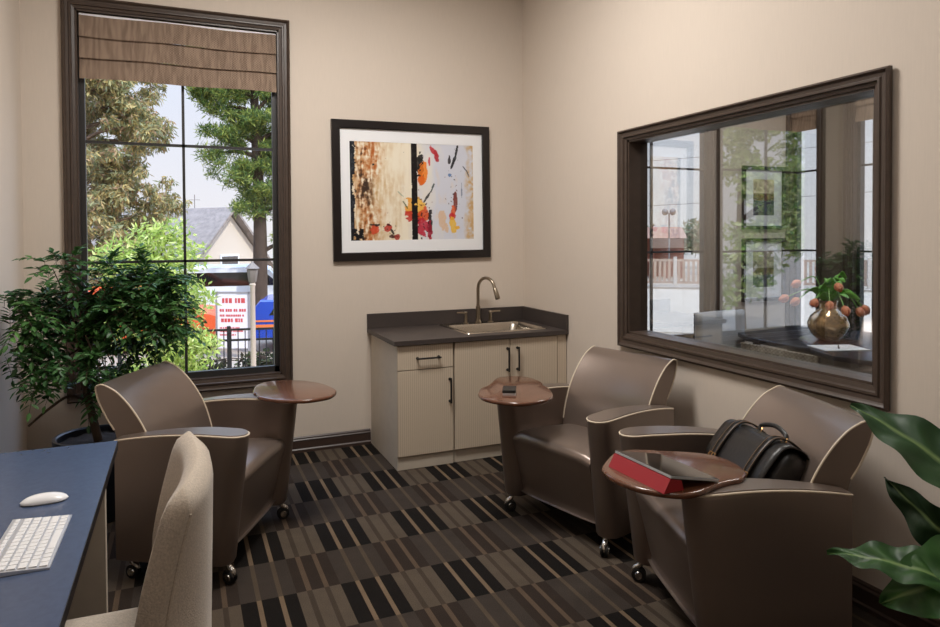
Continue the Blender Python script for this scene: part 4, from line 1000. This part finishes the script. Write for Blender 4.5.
m = MB(); m.box((-.48, -.03, .3), (.48, .03, 2.05), .01); mk('panel', m, mat('sign_white', (236, 224, 222), .5), sb, smooth=0)
m = MB()
for x in (-.5, .5): m.box((x - .03, -.04, 0), (x + .03, .04, 2.15))
m.box((-.53, -.04, 2.08), (.53, .04, 2.15)); mk('post_frame', m, mat('grey_frame', (150, 142, 140), .5), sb, smooth=0)
m = MB(); LR = random.Random(3)
for z, h_, a, b in ((1.78, .16, -.32, .36), (1.50, .09, -.40, .40), (1.34, .07, -.40, .32), (1.16, .12, -.36, .38), (.95, .05, -.40, .2), (.84, .05, -.40, .3), (.72, .05, -.40, .1)):
    x = a
    while x < b:
        wl = LR.uniform(.35, .75) * h_; m.box((x, -.034, z), (x + wl, -.03, z + h_)); x += wl + h_ * (.18 if LR.random() > .2 else .6)
mk('lettering', m, mat('sign_red', (206, 74, 72), .5), sb, smooth=0)
tag(mk('stripe_decal', MB().box((-1.66, -.862, .56), (1.3, -.852, .66)).box((-1.66, -.862, .72), (1.0, -.852, .76)), mat('orange_decal', (230, 120, 60), .4), None, smooth=0), 'x', 'x')
sd2 = bpy.data.objects['stripe_decal']; del sd2['label']; del sd2['category']; sd2.parent = [b for b in bpy.data.objects if b.name.startswith('car') and b.get('category') == 'vehicle'][0]

# street scene seen through the street window of the next room
U = Vector((.669, .802, 0)); Vv = Vector((.768, -.641, 0))
def street(d, s_): v = CF + U * d + Vv * s_; return (v.x, v.y)
ang = math.atan2(Vv.y, Vv.x)
rd = thing('road', 'pale concrete road across the street window', 'road', (*street(27, 0), GZ + .002), ang); rd['kind'] = 'structure'
m = MB(); m.box((-40, -9, 0), (40, 7, .02)); mk('surface', m, mat('pale_concrete', (178, 160, 140), .9, noise_amt=.06, noise_scale=.8), rd, smooth=0)
m = MB(); m.box((-40, 6.6, .02), (40, 7, .14)); mk('kerb', m, mat('kerb_stone', (170, 156, 142), .9), rd, smooth=0)
wf = thing('white_fence', 'white rail fence across the road in the street window', 'fence', (*street(35.5, 0), GZ), ang)
WF = mat('white_fence_paint', (206, 192, 178), .6)
for k in range(13):
    x = -9 + 1.5 * k; m = MB(); m.box((x - .09, -.09, 0), (x + .09, .09, 1.55), .01); mk('post', m, WF, wf, smooth=0)
m = MB()
for z in (.15, 1.3): m.box((-9, -.03, z), (9, .03, z + .12))
for k in range(75): x = -9 + 18 * k / 75; m.box((x, -.02, .2), (x + .13, .02, 1.35))
mk('picket_panel', m, mat('weathered_picket', (182, 154, 134), .7), wf, smooth=0)
for k, (d, s_, w_, dp, hh, c, lab) in enumerate(((41, -5.2, 3.2, 3, 2.7, (196, 150, 124), 'terracotta shed left in the street window'), (43, -.9, 2.6, 3, 2.5, (150, 92, 72), 'red-brown open timber shelter across the road'), (47, 3.6, 3.2, 3, 3.2, (206, 176, 150), 'tan building right in the street window'))):
    b = thing('shed', lab, 'building', (*street(d, s_), GZ), ang); cm = mat('shed_paint', c, .8)
    m = MB()
    if k == 1:
        for x in (-w_ / 2, -w_ / 6, w_ / 6, w_ / 2):
            for y in (-1, 1): m.box((x - .1, y - .1, 0), (x + .1, y + .1, hh))
        m.box((-w_ / 2, -1.1, 1.0), (w_ / 2, -1.0, 1.2)); m.box((-w_ / 2, .9, 0), (w_ / 2, 1.0, hh))
    else: m.box((-w_ / 2, -dp / 2, 0), (w_ / 2, dp / 2, hh))
    mk('walls', m, cm, b, smooth=0)
    m = MB(); m.add([(-w_ / 2 - .3, -dp / 2 - .3, hh), (w_ / 2 + .3, -dp / 2 - .3, hh), (w_ / 2 + .3, dp / 2 + .3, hh), (-w_ / 2 - .3, dp / 2 + .3, hh), (-w_ / 2, 0, hh + .7), (w_ / 2, 0, hh + .7)], [(0, 1, 5, 4), (2, 3, 4, 5), (1, 2, 5), (3, 0, 4), (0, 1, 2, 3)]); mk('roof', m, mat('brown_roof', (158, 120, 100), .9), b, smooth=0)
for k, (d, s_, hh, lab) in enumerate(((56, -9.5, 4.2, 'grey-green distant tree at the left of the street window'), (66, -3.4, 3.8, 'grey-green distant tree above the timber shelter'), (56, 2.2, 4.3, 'grey-green distant tree right of the floodlight pole'), (66, 8.5, 4.2, 'grey-green distant tree hidden behind the dark window jamb'))):
    tree('distant_tree', lab, street(d, s_), [(0, 0, 0), (0, 0, hh * .6)], .2, [(0, 0, hh * .62, 2.2, 2, hh * .35), (1.3, 0, hh * .5, 1.4, 1.2, hh * .25), (-1.4, 0, hh * .5, 1.4, 1.2, hh * .25)], 1500, .5, .22, [(146, 146, 108), (112, 120, 88), (170, 150, 120)], 0)
fp = thing('floodlight_pole', 'grey pole with twin round floodlights across the road', 'pole', (*street(40, -.35), GZ)); GREY = mat('grey_steel', (120, 112, 108), .5)
m = MB(); m.tube([(0, 0, 0), (0, 0, 4.0)], .05, 10); mk('pole', m, GREY, fp)
for sg in (-1, 1):
    m = MB(); m.lathe([(.06, -.12), (.20, -.02), (.21, .04), (.05, .05)], 20, (sg * .22 * Vv.x, sg * .22 * Vv.y, 4.05), 'y'); mk('floodlight', m, GREY, fp)
for k, z in enumerate((8.2, 5.0)):
    m = MB(); a = Vector((*street(50, -30), z - 1.5)); b = Vector((*street(46, 30), z + .6)); m.tube([a + (b - a) * (i / 20) - Vector((0, 0, .8 * 4 * (i / 20) * (1 - i / 20))) for i in range(21)], .018, 5)
    tag(mk('power_line', m, GREY), ('upper', 'lower')[k] + ' of two power lines across the sky in the street window', 'cable')
am = thing('antenna_mast', 'thin antenna mast on the roof beyond the panes', 'antenna', (*at(40, 195), GZ)); m = MB(); m.tube([(0, 0, 0), (0, 0, 5.2)], .025, 6); m.tube([(-.3, 0, 4.9), (.3, 0, 4.9)], .015, 6); mk('mast', m, GREY, am)
